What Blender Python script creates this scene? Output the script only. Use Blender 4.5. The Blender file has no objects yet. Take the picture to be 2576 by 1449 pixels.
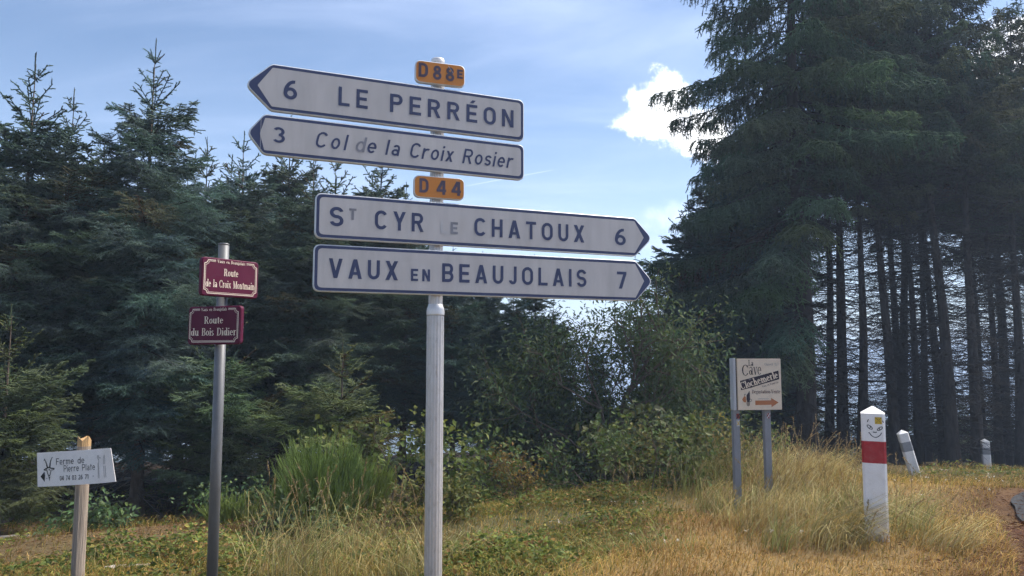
import bpy, bmesh, math, random
import numpy as np
from mathutils import Vector, Matrix

# ------------------------------------------------------------------ camera, sky, sun, exposure
scene = bpy.context.scene
C = scene.collection
EYE = 1.6
PITCH = math.radians(5.227)
FQ = 1860.6                       # focal length in units of a 2576 px wide frame
cam_d = bpy.data.cameras.new('camera'); cam = bpy.data.objects.new('camera', cam_d); C.objects.link(cam)
cam.location = (0, 0, EYE); cam.rotation_euler = (math.pi/2 + PITCH, 0, 0)
cam_d.sensor_width = 36.0; cam_d.lens = 26.0; cam_d.clip_start = 0.05; cam_d.clip_end = 12000
scene.camera = cam
scene.view_settings.view_transform = 'Standard'; scene.view_settings.look = 'None'
scene.view_settings.gamma = 1.0; scene.view_settings.exposure = 1.6
scene.cycles.use_denoising = True
scene.cycles.max_bounces = 5; scene.cycles.diffuse_bounces = 4; scene.cycles.transparent_max_bounces = 4
scene.cycles.use_adaptive_sampling = True; scene.cycles.adaptive_threshold = 0.03

SUN_EL = math.radians(52); SUN_AZ = math.radians(68)      # azimuth from +Y towards +X: behind the wood, right of the signs
sun_dir = Vector((math.sin(SUN_AZ)*math.cos(SUN_EL), math.cos(SUN_AZ)*math.cos(SUN_EL), math.sin(SUN_EL)))
sd = bpy.data.lights.new('sun', 'SUN'); sd.energy = 2.9; sd.angle = math.radians(28); sd.color = (1.0, 0.95, 0.87)
sun = bpy.data.objects.new('sun', sd); C.objects.link(sun)
sun.rotation_euler = sun_dir.to_track_quat('Z', 'Y').to_euler()

def pix_dir(qx, qy):
    u = qx-1288.0; v = qy-724.5
    c, s = math.cos(PITCH), math.sin(PITCH)
    return Vector((u, FQ*c+v*s, FQ*s-v*c))
def at(qx, qy, Y):
    d = pix_dir(qx, qy); d = d*(Y/d.y)
    return Vector((d.x, d.y, d.z+EYE))

world = bpy.data.worlds.new('World'); scene.world = world; world.use_nodes = True
nt = world.node_tree; nt.nodes.clear()
def N(tree, t, **kw):
    n = tree.nodes.new(t)
    for k, v in kw.items():
        if k.startswith('i_'):
            n.inputs[k[2:].replace('_', ' ')].default_value = v
        else: setattr(n, k, v)
    return n
def build_world():
    L = nt.links.new
    out = N(nt, 'ShaderNodeOutputWorld'); bg = N(nt, 'ShaderNodeBackground'); bg.inputs['Strength'].default_value = 0.06
    L(bg.outputs[0], out.inputs[0])
    sky = N(nt, 'ShaderNodeTexSky'); sky.sky_type = 'NISHITA'; sky.sun_disc = False
    sky.sun_elevation = SUN_EL; sky.sun_rotation = SUN_AZ; sky.altitude = 700; sky.air_density = 1.0; sky.dust_density = 0.6; sky.ozone_density = 2.2
    tc = N(nt, 'ShaderNodeTexCoord')
    def vm(op, a, b=None):
        n = N(nt, 'ShaderNodeVectorMath', operation=op); L(a, n.inputs[0])
        if b is not None:
            if hasattr(b, 'node'): L(b, n.inputs[1])
            else: n.inputs[1].default_value = b
        return n
    def m(op, a, b=None, clamp=False):
        n = N(nt, 'ShaderNodeMath', operation=op, use_clamp=clamp)
        for i, x in enumerate((a, b)):
            if x is None: continue
            if hasattr(x, 'node'): L(x, n.inputs[i])
            else: n.inputs[i].default_value = x
        return n.outputs[0]
    def ss(x, a, b):
        n = N(nt, 'ShaderNodeMapRange', interpolation_type='SMOOTHSTEP', clamp=True)
        L(x, n.inputs[0]); n.inputs[1].default_value = a; n.inputs[2].default_value = b
        return n.outputs[0]
    D = vm('NORMALIZE', tc.outputs['Generated']).outputs[0]
    # thin high cloud, streaked
    sep = N(nt, 'ShaderNodeSeparateXYZ'); L(D, sep.inputs[0])
    zz = m('ADD', m('MAXIMUM', sep.outputs[2], 0.0), 0.25)
    px = m('DIVIDE', sep.outputs[0], zz); py = m('DIVIDE', sep.outputs[1], zz)
    cmb = N(nt, 'ShaderNodeCombineXYZ'); L(px, cmb.inputs[0]); L(py, cmb.inputs[1])
    mp = N(nt, 'ShaderNodeMapping'); L(cmb.outputs[0], mp.inputs[0])
    mp.inputs['Rotation'].default_value = (0, 0, math.radians(28)); mp.inputs['Scale'].default_value = (0.55, 1.9, 1)
    nz = N(nt, 'ShaderNodeTexNoise'); L(mp.outputs[0], nz.inputs['Vector'])
    nz.inputs['Scale'].default_value = 1.5; nz.inputs['Detail'].default_value = 7; nz.inputs['Roughness'].default_value = 0.55; nz.inputs['Distortion'].default_value = 0.5
    veil = m('MULTIPLY', ss(nz.outputs['Fac'], 0.40, 0.85), 0.5)
    low = m('MULTIPLY', ss(sep.outputs[2], 0.42, 0.02), 0.3)
    veil = m('ADD', veil, low, True)
    # cumulus: flattened lobes with a torn outline
    n2 = N(nt, 'ShaderNodeTexNoise'); L(D, n2.inputs['Vector'])
    n2.inputs['Scale'].default_value = 26; n2.inputs['Detail'].default_value = 10; n2.inputs['Roughness'].default_value = 0.64
    n3 = N(nt, 'ShaderNodeTexNoise'); L(D, n3.inputs['Vector']); n3.inputs['Scale'].default_value = 9; n3.inputs['Detail'].default_value = 3
    cum = None
    for (qx, qy, a, b) in ((1668, 268, .054, .046), (1590, 305, .034, .024), (1745, 330, .05, .035), (2570, 120, .05, .04), (2480, 190, .05, .03),
                           (1700, 545, .07, .022), (2950, 330, .12, .07), (-500, 250, .12, .06), (-900, 420, .15, .05), (3400, 500, .15, .05)):
        d0 = pix_dir(qx, qy).normalized(); e1 = d0.cross(Vector((0, 0, 1))).normalized(); e2 = e1.cross(d0)
        du = N(nt, 'ShaderNodeVectorMath', operation='DOT_PRODUCT'); L(D, du.inputs[0]); du.inputs[1].default_value = e1/a
        dv = N(nt, 'ShaderNodeVectorMath', operation='DOT_PRODUCT'); L(D, dv.inputs[0]); dv.inputs[1].default_value = e2/b
        dw = N(nt, 'ShaderNodeVectorMath', operation='DOT_PRODUCT'); L(D, dw.inputs[0]); dw.inputs[1].default_value = d0
        r = m('SQRT', m('ADD', m('POWER', m('ABSOLUTE', du.outputs['Value']), 2.0), m('POWER', m('ABSOLUTE', dv.outputs['Value']), 2.0)))
        r = m('ADD', r, m('MULTIPLY', m('LESS_THAN', dw.outputs['Value'], 0.2), 9.0))
        soft = 0.9 if qy == 545 else 0.42
        v = m('SUBTRACT', 1.0, r); v = m('ADD', v, m('MULTIPLY', m('SUBTRACT', n2.outputs['Fac'], 0.5), 1.9)); v = m('ADD', v, m('MULTIPLY', m('SUBTRACT', n3.outputs['Fac'], 0.5), 0.9))
        k = ss(v, 0.0, soft)
        if qy == 545: k = m('MULTIPLY', k, 0.22)
        cum = k if cum is None else m('MAXIMUM', cum, k)
    # a faint contrail
    ca, cb = pix_dir(1150, 472).normalized(), pix_dir(1410, 424).normalized()
    nn = ca.cross(cb).normalized(); mid = (ca+cb).normalized(); half = (ca-cb).length/2
    dn = N(nt, 'ShaderNodeVectorMath', operation='DOT_PRODUCT'); L(D, dn.inputs[0]); dn.inputs[1].default_value = nn
    dl = vm('DISTANCE', D, mid)
    trail = m('MULTIPLY', ss(m('ABSOLUTE', dn.outputs['Value']), 0.0011, 0.0002), m('MULTIPLY', ss(dl.outputs['Value'], half, half*0.6), 0.35))
    veil = m('ADD', veil, trail, True)
    mx = N(nt, 'ShaderNodeMix', data_type='RGBA'); L(veil, mx.inputs['Factor']); L(sky.outputs[0], mx.inputs['A']); mx.inputs['B'].default_value = (6.0, 6.9, 9.2, 1)
    mx2 = N(nt, 'ShaderNodeMix', data_type='RGBA'); L(cum, mx2.inputs['Factor']); L(mx.outputs['Result'], mx2.inputs['A']); 
    cs = N(nt, 'ShaderNodeMix', data_type='RGBA'); L(ss(n2.outputs['Fac'], 0.36, 0.62), cs.inputs['Factor']); cs.inputs['A'].default_value = (8.6, 9.0, 10.0, 1); cs.inputs['B'].default_value = (13, 13, 13, 1); L(cs.outputs['Result'], mx2.inputs['B'])
    L(mx2.outputs['Result'], bg.inputs['Color'])
build_world()

# ------------------------------------------------------------------ helpers
rng = np.random.default_rng(7)
random.seed(7)
def tag(o, label=None, cat=None, group=None, kind=None):
    if label: o['label'] = label
    if cat: o['category'] = cat
    if group: o['group'] = group
    if kind: o['kind'] = kind
    return o
def empty(name, loc=(0, 0, 0), rz=0.0):
    o = bpy.data.objects.new(name, None); C.objects.link(o); o.location = loc; o.rotation_euler = (0, 0, rz); o.empty_display_size = 0.1
    return o
def link(name, me, mat=None, parent=None):
    o = bpy.data.objects.new(name, me); C.objects.link(o)
    if mat is not None and len(me.materials) == 0: me.materials.append(mat)
    if parent is not None: o.parent = parent
    return o
def pmesh(name, verts, faces):
    me = bpy.data.meshes.new(name); me.from_pydata([tuple(v) for v in verts], [], faces); me.update(); return me
def np_mesh(name, V, nper, col=None, F=None, smooth=False):
    """V (n,3); faces of nper verts each taken in order, or F (m,nper) indices; col (m,3) linear albedo per face"""
    me = bpy.data.meshes.new(name); V = np.ascontiguousarray(V, dtype=np.float32); n = len(V)
    if F is None: F = np.arange(n, dtype=np.int32).reshape(-1, nper)
    F = np.ascontiguousarray(F, dtype=np.int32); m = len(F)
    me.vertices.add(n); me.vertices.foreach_set('co', V.ravel())
    me.loops.add(m*nper); me.loops.foreach_set('vertex_index', F.ravel())
    me.polygons.add(m); me.polygons.foreach_set('loop_start', np.arange(0, m*nper, nper, dtype=np.int32))
    me.update(calc_edges=True)
    if col is not None:
        a = me.attributes.new('col', 'FLOAT_COLOR', 'FACE')
        c4 = np.ones((m, 4), np.float32); c4[:, :3] = col; a.data.foreach_set('color', c4.ravel())
    if smooth: me.polygons.foreach_set('use_smooth', np.ones(m, bool))
    return me
def bm_mesh(name, bm, smooth=False):
    me = bpy.data.meshes.new(name); bm.normal_update(); bm.to_mesh(me); bm.free()
    if smooth:
        for p in me.polygons: p.use_smooth = True
    return me
def unit(a): return a/np.maximum(np.linalg.norm(a, axis=-1, keepdims=True), 1e-9)

# ------------------------------------------------------------------ materials
def base_mat(name):
    m = bpy.data.materials.new(name); m.use_nodes = True
    return m, m.node_tree, m.node_tree.nodes['Principled BSDF']
def paint(name, col, rough=0.5, metal=0.0, var=0.12, scale=8.0, dirt=None, dirt_amt=0.0, bump=0.0, stretch=None, spec=0.4, fine=90.0):
    m, t, b = base_mat(name); L = t.links.new
    tc = N(t, 'ShaderNodeTexCoord'); mp = N(t, 'ShaderNodeMapping'); L(tc.outputs['Object'], mp.inputs[0])
    if stretch: mp.inputs['Scale'].default_value = stretch
    n1 = N(t, 'ShaderNodeTexNoise'); L(mp.outputs[0], n1.inputs['Vector']); n1.inputs['Scale'].default_value = scale; n1.inputs['Detail'].default_value = 6; n1.inputs['Roughness'].default_value = 0.6
    cr = N(t, 'ShaderNodeValToRGB'); L(n1.outputs['Fac'], cr.inputs[0])
    cr.color_ramp.elements[0].position = 0.3; cr.color_ramp.elements[1].position = 0.7
    c = np.array(col); cr.color_ramp.elements[0].color = (*np.clip(c*(1-var), 0, 1), 1); cr.color_ramp.elements[1].color = (*np.clip(c*(1+var), 0, 1), 1)
    o = cr.outputs[0]
    if dirt is not None:
        n2 = N(t, 'ShaderNodeTexNoise'); L(mp.outputs[0], n2.inputs['Vector']); n2.inputs['Scale'].default_value = scale*2.7; n2.inputs['Detail'].default_value = 8; n2.inputs['Roughness'].default_value = 0.7
        r2 = N(t, 'ShaderNodeMapRange', clamp=True); L(n2.outputs['Fac'], r2.inputs[0]); r2.inputs[1].default_value = 0.5; r2.inputs[2].default_value = 0.78; r2.inputs[4].default_value = dirt_amt
        mx = N(t, 'ShaderNodeMix', data_type='RGBA'); L(r2.outputs[0], mx.inputs['Factor']); L(o, mx.inputs['A']); mx.inputs['B'].default_value = (*dirt, 1)
        o = mx.outputs['Result']
    L(o, b.inputs['Base Color']); b.inputs['Roughness'].default_value = rough; b.inputs['Metallic'].default_value = metal; b.inputs['Specular IOR Level'].default_value = spec
    if bump > 0:
        n3 = N(t, 'ShaderNodeTexNoise'); L(mp.outputs[0], n3.inputs['Vector']); n3.inputs['Scale'].default_value = fine; n3.inputs['Detail'].default_value = 4
        bp = N(t, 'ShaderNodeBump'); L(n3.outputs['Fac'], bp.inputs['Height']); bp.inputs['Strength'].default_value = bump; bp.inputs['Distance'].default_value = 0.01; L(bp.outputs[0], b.inputs['Normal'])
    return m
def leafy(name, rough=0.5, trans=0.3, spec=0.3, gain=1.0):
    m, t, b = base_mat(name); L = t.links.new
    at_ = N(t, 'ShaderNodeAttribute'); at_.attribute_name = 'col'
    oi = N(t, 'ShaderNodeObjectInfo')
    mr = N(t, 'ShaderNodeMapRange'); L(oi.outputs['Random'], mr.inputs[0]); mr.inputs[3].default_value = 0.82*gain; mr.inputs[4].default_value = 1.18*gain
    fr = N(t, 'ShaderNodeMath', operation='MULTIPLY'); L(oi.outputs['Random'], fr.inputs[0]); fr.inputs[1].default_value = 17.3
    f2 = N(t, 'ShaderNodeMath', operation='FRACT'); L(fr.outputs[0], f2.inputs[0])
    tm = N(t, 'ShaderNodeMix', data_type='RGBA'); L(f2.outputs[0], tm.inputs['Factor']); tm.inputs['A'].default_value = (0.9, 1.0, 1.12, 1); tm.inputs['B'].default_value = (1.22, 1.05, 0.78, 1)
    tv = N(t, 'ShaderNodeVectorMath', operation='MULTIPLY'); L(at_.outputs['Color'], tv.inputs[0]); L(tm.outputs['Result'], tv.inputs[1])
    sc = N(t, 'ShaderNodeVectorMath', operation='SCALE'); L(tv.outputs[0], sc.inputs[0]); L(mr.outputs[0], sc.inputs['Scale'])
    L(sc.outputs[0], b.inputs['Base Color']); b.inputs['Roughness'].default_value = rough; b.inputs['Specular IOR Level'].default_value = spec
    if trans > 0:
        tr = N(t, 'ShaderNodeBsdfTranslucent'); L(sc.outputs[0], tr.inputs['Color'])
        mx = N(t, 'ShaderNodeMixShader'); mx.inputs[0].default_value = trans; L(b.outputs[0], mx.inputs[1]); L(tr.outputs[0], mx.inputs[2])
        L(mx.outputs[0], t.nodes['Material Output'].inputs['Surface'])
    return m
M = {}
M['needles'] = leafy('spruce_needles', 0.8, 0.34, 0.08)
M['leaves'] = leafy('broad_leaves', 0.6, 0.35, 0.15)
M['blades'] = leafy('grass_blades', 0.7, 0.3, 0.1)
M['bark'] = paint('spruce_bark', (0.05, 0.041, 0.036), 0.9, var=0.35, scale=5, bump=1.0, stretch=(3, 3, 0.7), spec=0.1, fine=14)
M['bark_warm'] = paint('young_spruce_bark', (0.13, 0.095, 0.07), 0.9, var=0.4, scale=7, bump=0.8, stretch=(3, 3, 0.8), dirt=(0.25, 0.24, 0.21), dirt_amt=0.5, spec=0.1, fine=20)
M['twig'] = paint('dead_twigs', (0.04, 0.034, 0.03), 0.9, var=0.3, scale=3, spec=0.1)
M['twig_pale'] = paint('dry_pale_twigs', (0.2, 0.17, 0.14), 0.9, var=0.3, scale=3, spec=0.1)
M['white_face'] = paint('sign_white_sheet', (0.47, 0.445, 0.44), 0.4, var=0.1, scale=2.4, stretch=(5, 1, .8), dirt=(0.42, 0.4, 0.4), dirt_amt=0.35, bump=0.12, fine=260, spec=0.35)
M['navy'] = paint('sign_navy_print', (0.035, 0.045, 0.11), 0.45, var=0.12, scale=5, dirt=(0.06, 0.07, 0.12), dirt_amt=0.4)
M['faded'] = paint('sign_faded_print', (0.2, 0.2, 0.23), 0.5, var=0.25, scale=14)
M['faded_more'] = paint('sign_worn_off_print', (0.44, 0.43, 0.44), 0.5, var=0.12, scale=18)
M['alu'] = paint('sign_aluminium_edge', (0.6, 0.6, 0.61), 0.4, metal=0.25, var=0.08, scale=6)
M['pole'] = paint('aluminium_pole', (0.55, 0.52, 0.51), 0.42, metal=0.45, var=0.07, scale=4, dirt=(0.24, 0.21, 0.19), dirt_amt=0.6, stretch=(4, 4, 1.5))
M['collar'] = paint('cast_collar', (0.72, 0.69, 0.67), 0.4, metal=0.35, var=0.06, scale=5)
M['orange'] = paint('route_plate_orange', (0.55, 0.2, 0.03), 0.45, var=0.08, scale=5, dirt=(0.4, 0.2, 0.08), dirt_amt=0.4)
M['orange_text'] = paint('route_plate_print', (0.075, 0.055, 0.085), 0.5, var=0.2, scale=12)
M['burgundy'] = paint('burgundy_enamel', (0.088, 0.007, 0.032), 0.55, spec=0.2, var=0.1, scale=4, dirt=(0.12, 0.02, 0.04), dirt_amt=0.3)
M['cream'] = paint('cream_print', (0.72, 0.6, 0.5), 0.5, var=0.06, scale=10)
M['galv'] = paint('galvanised_tube', (0.15, 0.15, 0.155), 0.5, metal=0.4, var=0.15, scale=6, stretch=(4, 4, 1))
M['wood'] = paint('weathered_post_wood', (0.3, 0.24, 0.19), 0.85, var=0.3, scale=7, bump=0.6, stretch=(7, 7, 0.5), fine=20, spec=0.15, dirt=(0.17, 0.13, 0.1), dirt_amt=0.6)
M['wood_top'] = paint('broken_post_wood', (0.46, 0.29, 0.14), 0.85, var=0.35, scale=9, bump=0.5, stretch=(8, 8, 0.6), fine=25, spec=0.15)
M['plastic_white'] = paint('white_board', (0.8, 0.74, 0.71), 0.45, var=0.05, scale=4, dirt=(0.45, 0.42, 0.4), dirt_amt=0.4)
M['black'] = paint('black_print', (0.015, 0.013, 0.016), 0.5, var=0.2, scale=15)
M['grey_print'] = paint('grey_worn_print', (0.27, 0.25, 0.25), 0.5, var=0.2, scale=15)
M['beige'] = paint('beige_board', (0.72, 0.58, 0.44), 0.5, var=0.05, scale=4, dirt=(0.48, 0.38, 0.3), dirt_amt=0.35)
M['frame_white'] = paint('white_frame', (0.5, 0.5, 0.52), 0.5, var=0.06, scale=6)
M['aubergine'] = paint('dark_plum_print', (0.025, 0.012, 0.022), 0.5, var=0.2, scale=15)
M['plum_text'] = paint('plum_text_print', (0.1, 0.055, 0.06), 0.5, var=0.2, scale=20)
M['arrow_orange'] = paint('orange_arrow_print', (0.42, 0.15, 0.055), 0.5, var=0.08, scale=8)
M['grey_post'] = paint('grey_painted_post', (0.25, 0.25, 0.27), 0.55, var=0.12, scale=5, dirt=(0.16, 0.15, 0.15), dirt_amt=0.5, stretch=(3, 3, 1))
M['concrete'] = paint('white_painted_concrete', (0.87, 0.83, 0.8), 0.6, var=0.06, scale=5, dirt=(0.6, 0.55, 0.5), dirt_amt=0.45, bump=0.15, fine=60)
M['red'] = paint('red_band_paint', (0.38, 0.02, 0.026), 0.5, var=0.16, scale=8, dirt=(0.42, 0.16, 0.13), dirt_amt=0.45)
M['grey_band'] = paint('grey_reflector_band', (0.28, 0.28, 0.29), 0.5, var=0.08, scale=9)
M['yellow'] = paint('yellow_sticker', (0.62, 0.4, 0.025), 0.5, var=0.1, scale=12)
M['red_mark'] = paint('red_trail_mark', (0.3, 0.03, 0.025), 0.6, var=0.2, scale=20)
M['asphalt'] = paint('asphalt', (0.05, 0.05, 0.053), 0.95, var=0.2, scale=3, dirt=(0.15, 0.14, 0.13), dirt_amt=0.5, bump=0.6, fine=220, spec=0.08)
M['pale_log'] = paint('barkless_pale_wood', (0.36, 0.31, 0.25), 0.8, var=0.25, scale=6, bump=0.4, fine=40)
M['far_wood'] = paint('hazed_wooded_hill', (0.15, 0.19, 0.17), 0.95, var=0.3, scale=0.01, spec=0.05)  # pale bluish tone, some distance haze put into the colour
def soil_foot(m, amount=0.4):
    t = m.node_tree; L = t.links.new; b = t.nodes['Principled BSDF']; src = b.inputs['Base Color'].links[0].from_socket
    tc = N(t, 'ShaderNodeTexCoord'); sp = N(t, 'ShaderNodeSeparateXYZ'); L(tc.outputs['Object'], sp.inputs[0])
    nz = N(t, 'ShaderNodeTexNoise'); L(tc.outputs['Object'], nz.inputs['Vector']); nz.inputs['Scale'].default_value = 14; nz.inputs['Detail'].default_value = 8; nz.inputs['Roughness'].default_value = 0.7
    a = N(t, 'ShaderNodeMath', operation='MULTIPLY_ADD'); L(nz.outputs['Fac'], a.inputs[0]); a.inputs[1].default_value = 0.55; L(sp.outputs[2], a.inputs[2])
    r = N(t, 'ShaderNodeMapRange', clamp=True); L(a.outputs[0], r.inputs[0]); r.inputs[1].default_value = 0.62; r.inputs[2].default_value = 0.18; r.inputs[4].default_value = amount
    mx = N(t, 'ShaderNodeMix', data_type='RGBA'); L(r.outputs[0], mx.inputs['Factor']); L(src, mx.inputs['A']); mx.inputs['B'].default_value = (0.3, 0.25, 0.18, 1); L(mx.outputs['Result'], b.inputs['Base Color'])
soil_foot(M['concrete'])
def ground_mat():
    m, t, b = base_mat('ground_soil'); L = t.links.new
    at_ = N(t, 'ShaderNodeAttribute'); at_.attribute_name = 'gcol'
    tc = N(t, 'ShaderNodeTexCoord')
    n1 = N(t, 'ShaderNodeTexNoise'); L(tc.outputs['Object'], n1.inputs['Vector']); n1.inputs['Scale'].default_value = 2.2; n1.inputs['Detail'].default_value = 9; n1.inputs['Roughness'].default_value = 0.7
    n2 = N(t, 'ShaderNodeTexNoise'); L(tc.outputs['Object'], n2.inputs['Vector']); n2.inputs['Scale'].default_value = 45; n2.inputs['Detail'].default_value = 5; n2.inputs['Roughness'].default_value = 0.7
    a = N(t, 'ShaderNodeMath', operation='ADD'); L(n1.outputs['Fac'], a.inputs[0]); L(n2.outputs['Fac'], a.inputs[1])
    mr = N(t, 'ShaderNodeMapRange'); L(a.outputs[0], mr.inputs[0]); mr.inputs[1].default_value = 0.6; mr.inputs[2].default_value = 1.4; mr.inputs[3].default_value = 0.45; mr.inputs[4].default_value = 1.5
    sc = N(t, 'ShaderNodeVectorMath', operation='SCALE'); L(at_.outputs['Color'], sc.inputs[0]); L(mr.outputs[0], sc.inputs['Scale'])
    L(sc.outputs[0], b.inputs['Base Color']); b.inputs['Roughness'].default_value = 0.95; b.inputs['Specular IOR Level'].default_value = 0.1
    bp = N(t, 'ShaderNodeBump'); L(a.outputs[0], bp.inputs['Height']); bp.inputs['Strength'].default_value = 0.8; bp.inputs['Distance'].default_value = 0.03; L(bp.outputs[0], b.inputs['Normal'])
    return m
M['ground'] = ground_mat()

# ------------------------------------------------------------------ terrain
CP = []
for (qx, qy, Y) in ((2201, 1350, 6.7), (1853, 1298, 9.0), (1937, 1222, 9.6), (2100, 1222, 9.5), (2303, 1197, 14.0), (2484, 1188, 20.0), (2030, 1172, 20.0), (2300, 1185, 22.0), (2560, 1180, 24.0),
                    (65, 1325, 11.5), (343, 1300, 12.5), (20, 1330, 10.5), (700, 1285, 12.5), (1000, 1262, 13.0), (1350, 1255, 14.0), (1600, 1230, 14.5), (1750, 1205, 15.0), (1850, 1180, 17.0),
                    (250, 1370, 8.2), (700, 1375, 7.8), (1300, 1375, 7.6), (2450, 1330, 8.0), (2540, 1240, 9.2), (2560, 1330, 7.3), (2400, 1230, 11.5)):
    p = at(qx, qy, Y); CP.append((p.x, p.y, p.z))
CP += [(0, 0, 0), (-5, 2, 0.0), (3, 2, 0.0), (-3, 5.2, -0.03), (-.5, 5.0, -0.02), (1.6, 5.4, 0.0), (3.4, 5.4, 0.0), (-12, 4, -0.1), (10, 4, 0.05), (0, -15, 0.2), (20, -5, 0.3), (-20, -5, 0),
       (10, 11, -0.35), (18, 17, -1.2), (26, 22, -1.6), (-8, 20, -1.6), (0, 22, -1.8), (-20, 20, -1.6), (-25, 40, -6), (0, 40, -8), (25, 45, -10), (45, 40, -9), (-45, 10, -.5), (60, 15, -2), (0, 70, -20), (60, 70, -20), (-60, 70, -18), (10, 32, -5.5), (20, 31, -5.5), (-10, 32, -4)]
CP = np.array(CP)
def gz(x, y):
    x = np.asarray(x, float); y = np.asarray(y, float); sh = x.shape
    X = x.ravel(); Y = y.ravel(); out = np.empty(len(X))
    for i in range(0, len(X), 20000):
        dx = X[i:i+20000, None]-CP[None, :, 0]; dy = Y[i:i+20000, None]-CP[None, :, 1]
        w = 1.0/(dx*dx+dy*dy+0.35)**1.8
        out[i:i+20000] = (w*CP[None, :, 2]).sum(1)/w.sum(1)
    r = np.hypot(X, Y)
    far = np.clip((r-30)/230, 0, 1); far = far**1.3
    out = out*(1-far)+far*np.where(Y > 0, -95, -10)
    near = np.clip(1-r/60, 0, 1)
    out += near*(0.025*np.sin(X*1.7+0.6*np.sin(Y*1.3))+0.02*np.sin(Y*2.3+X*.7))
    return out.reshape(sh)
ROAD_L = [(0.8, -30), (1.5, -8), (2.2, 0), (3.05, 4), (4.25, 6.0), (4.78, 6.9), (5.2, 7.7), (5.64, 8.45), (6.2, 9.15), (9.2, 11.4), (16.5, 16.2), (40, 30), (90, 60)]
def road_edge_dist(x, y):
    """signed distance to the road's left edge, positive on the road side"""
    x = np.asarray(x, float); y = np.asarray(y, float); best = np.full(x.shape, 1e9); sgn = np.ones(x.shape)
    for (ax, ay), (bx, by) in zip(ROAD_L[:-1], ROAD_L[1:]):
        ex, ey = bx-ax, by-ay; l2 = ex*ex+ey*ey
        t = np.clip(((x-ax)*ex+(y-ay)*ey)/l2, 0, 1); d = np.hypot(x-ax-t*ex, y-ay-t*ey)
        s = np.sign((x-ax)*ey-(y-ay)*ex); m = d < best
        best = np.where(m, d, best); sgn = np.where(m, s, sgn)
    return best*sgn
def sst(x, a, b):
    t = np.clip((x-a)/(b-a), 0, 1); return t*t*(3-2*t)
def lump(x, y, s, k=0.0):
    return 0.5+0.25*np.sin(x*s+1.3*np.sin(y*s*0.8+k)+k)+0.25*np.sin(y*s*1.2-0.9*np.sin(x*s*0.7-k)+2*k)
def dryness(x, y): return sst(x-(0.15+(y-5.5)*0.50), -0.5, 0.6)*(1-sst(y, 10.5, 14)*0.6)
def build_ground():
    def axis(lo, hi, n, c, k):
        t = np.linspace(-1, 1, n); s = np.sinh(k*t)/np.sinh(k); return np.where(s < 0, c+s*(c-lo), c+s*(hi-c))
    xs = axis(-4000, 4000, 321, 5.2, 9.2); ys = axis(-1500, 5000, 261, 8.0, 9.0)
    X, Y = np.meshgrid(xs, ys); Z = gz(X, Y); rd0 = road_edge_dist(X, Y); Z -= 0.16*sst(rd0, 0.0, 0.16)*(rd0 < 4.9)
    n = len(xs); V = np.stack([X, Y, Z], -1).reshape(-1, 3)
    i = np.arange(n*len(ys)).reshape(len(ys), n); F = np.stack([i[:-1, :-1], i[:-1, 1:], i[1:, 1:], i[1:, :-1]], -1).reshape(-1, 4)
    me = np_mesh('ground', V, 4, F=F, smooth=True)
    dry = dryness(X, Y)[..., None]; rd = road_edge_dist(X, Y)
    lit = (sst(rd, -1.25, -0.3)*(0.55+0.45*lump(X, Y, 3.1)))[..., None]
    redneedle = (sst(-X, 1.0, 2.2)*sst(Y, 6.5, 8.0)*(0.35+0.65*lump(X, Y, 1.7, .6)))[..., None]
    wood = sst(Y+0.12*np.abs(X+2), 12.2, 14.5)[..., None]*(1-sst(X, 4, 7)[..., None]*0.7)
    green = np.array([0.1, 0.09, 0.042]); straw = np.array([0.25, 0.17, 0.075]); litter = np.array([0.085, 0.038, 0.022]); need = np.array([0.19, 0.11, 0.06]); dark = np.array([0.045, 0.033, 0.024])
    c = green*(1-dry)+straw*dry
    c = c*(1-redneedle*.8)+need*redneedle*.8
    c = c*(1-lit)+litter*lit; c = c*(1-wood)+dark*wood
    fr = sst(np.hypot(X, Y), 60, 160)[..., None]; c = c*(1-fr)+np.array([0.12, 0.15, 0.06])*fr
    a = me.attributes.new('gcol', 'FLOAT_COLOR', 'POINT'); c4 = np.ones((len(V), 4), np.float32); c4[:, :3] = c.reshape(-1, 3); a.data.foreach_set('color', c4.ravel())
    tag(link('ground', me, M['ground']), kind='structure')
build_ground()
def build_road():
    # dense centre-line ribbon lying just above the ground
    pts = [Vector((x, y, 0)) for x, y in ROAD_L]; P = []
    for a, b, c, d in zip([pts[0]]+pts[:-2], pts[:-1], pts[1:], pts[2:]+[pts[-1]]):
        for k in range(12):
            t = k/12; P.append(0.5*((2*b)+(c-a)*t+(2*a-5*b+4*c-d)*t*t+(-a+3*b-3*c+d)*t**3))
    P.append(pts[-1]); W = 25; V = []
    for i, p in enumerate(P):
        d = (P[min(i+1, len(P)-1)]-P[max(i-1, 0)]).normalized(); nrm = Vector((d.y, -d.x, 0))
        for k in range(W):
            q = p+nrm*(5.2*(k/(W-1))**1.4+(0.02*math.sin(p.y*1.9)+0.008*math.sin(p.y*5.1) if k == 0 else 0)); V.append((q.x, q.y))
    V = np.array(V); Z = gz(V[:, 0], V[:, 1])+0.03
    Z = np.maximum(Z, np.repeat(Z.reshape(-1, W)[:, :1], W, 1).ravel()-0.05)
    V = np.column_stack([V, Z]); n = len(P); i = np.arange(n*W).reshape(n, W)
    F = np.stack([i[:-1, :-1], i[:-1, 1:], i[1:, 1:], i[1:, :-1]], -1).reshape(-1, 4)
    tag(link('road', np_mesh('road', V, 4, F=F, smooth=True), M['asphalt']), kind='structure')
build_road()
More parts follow.
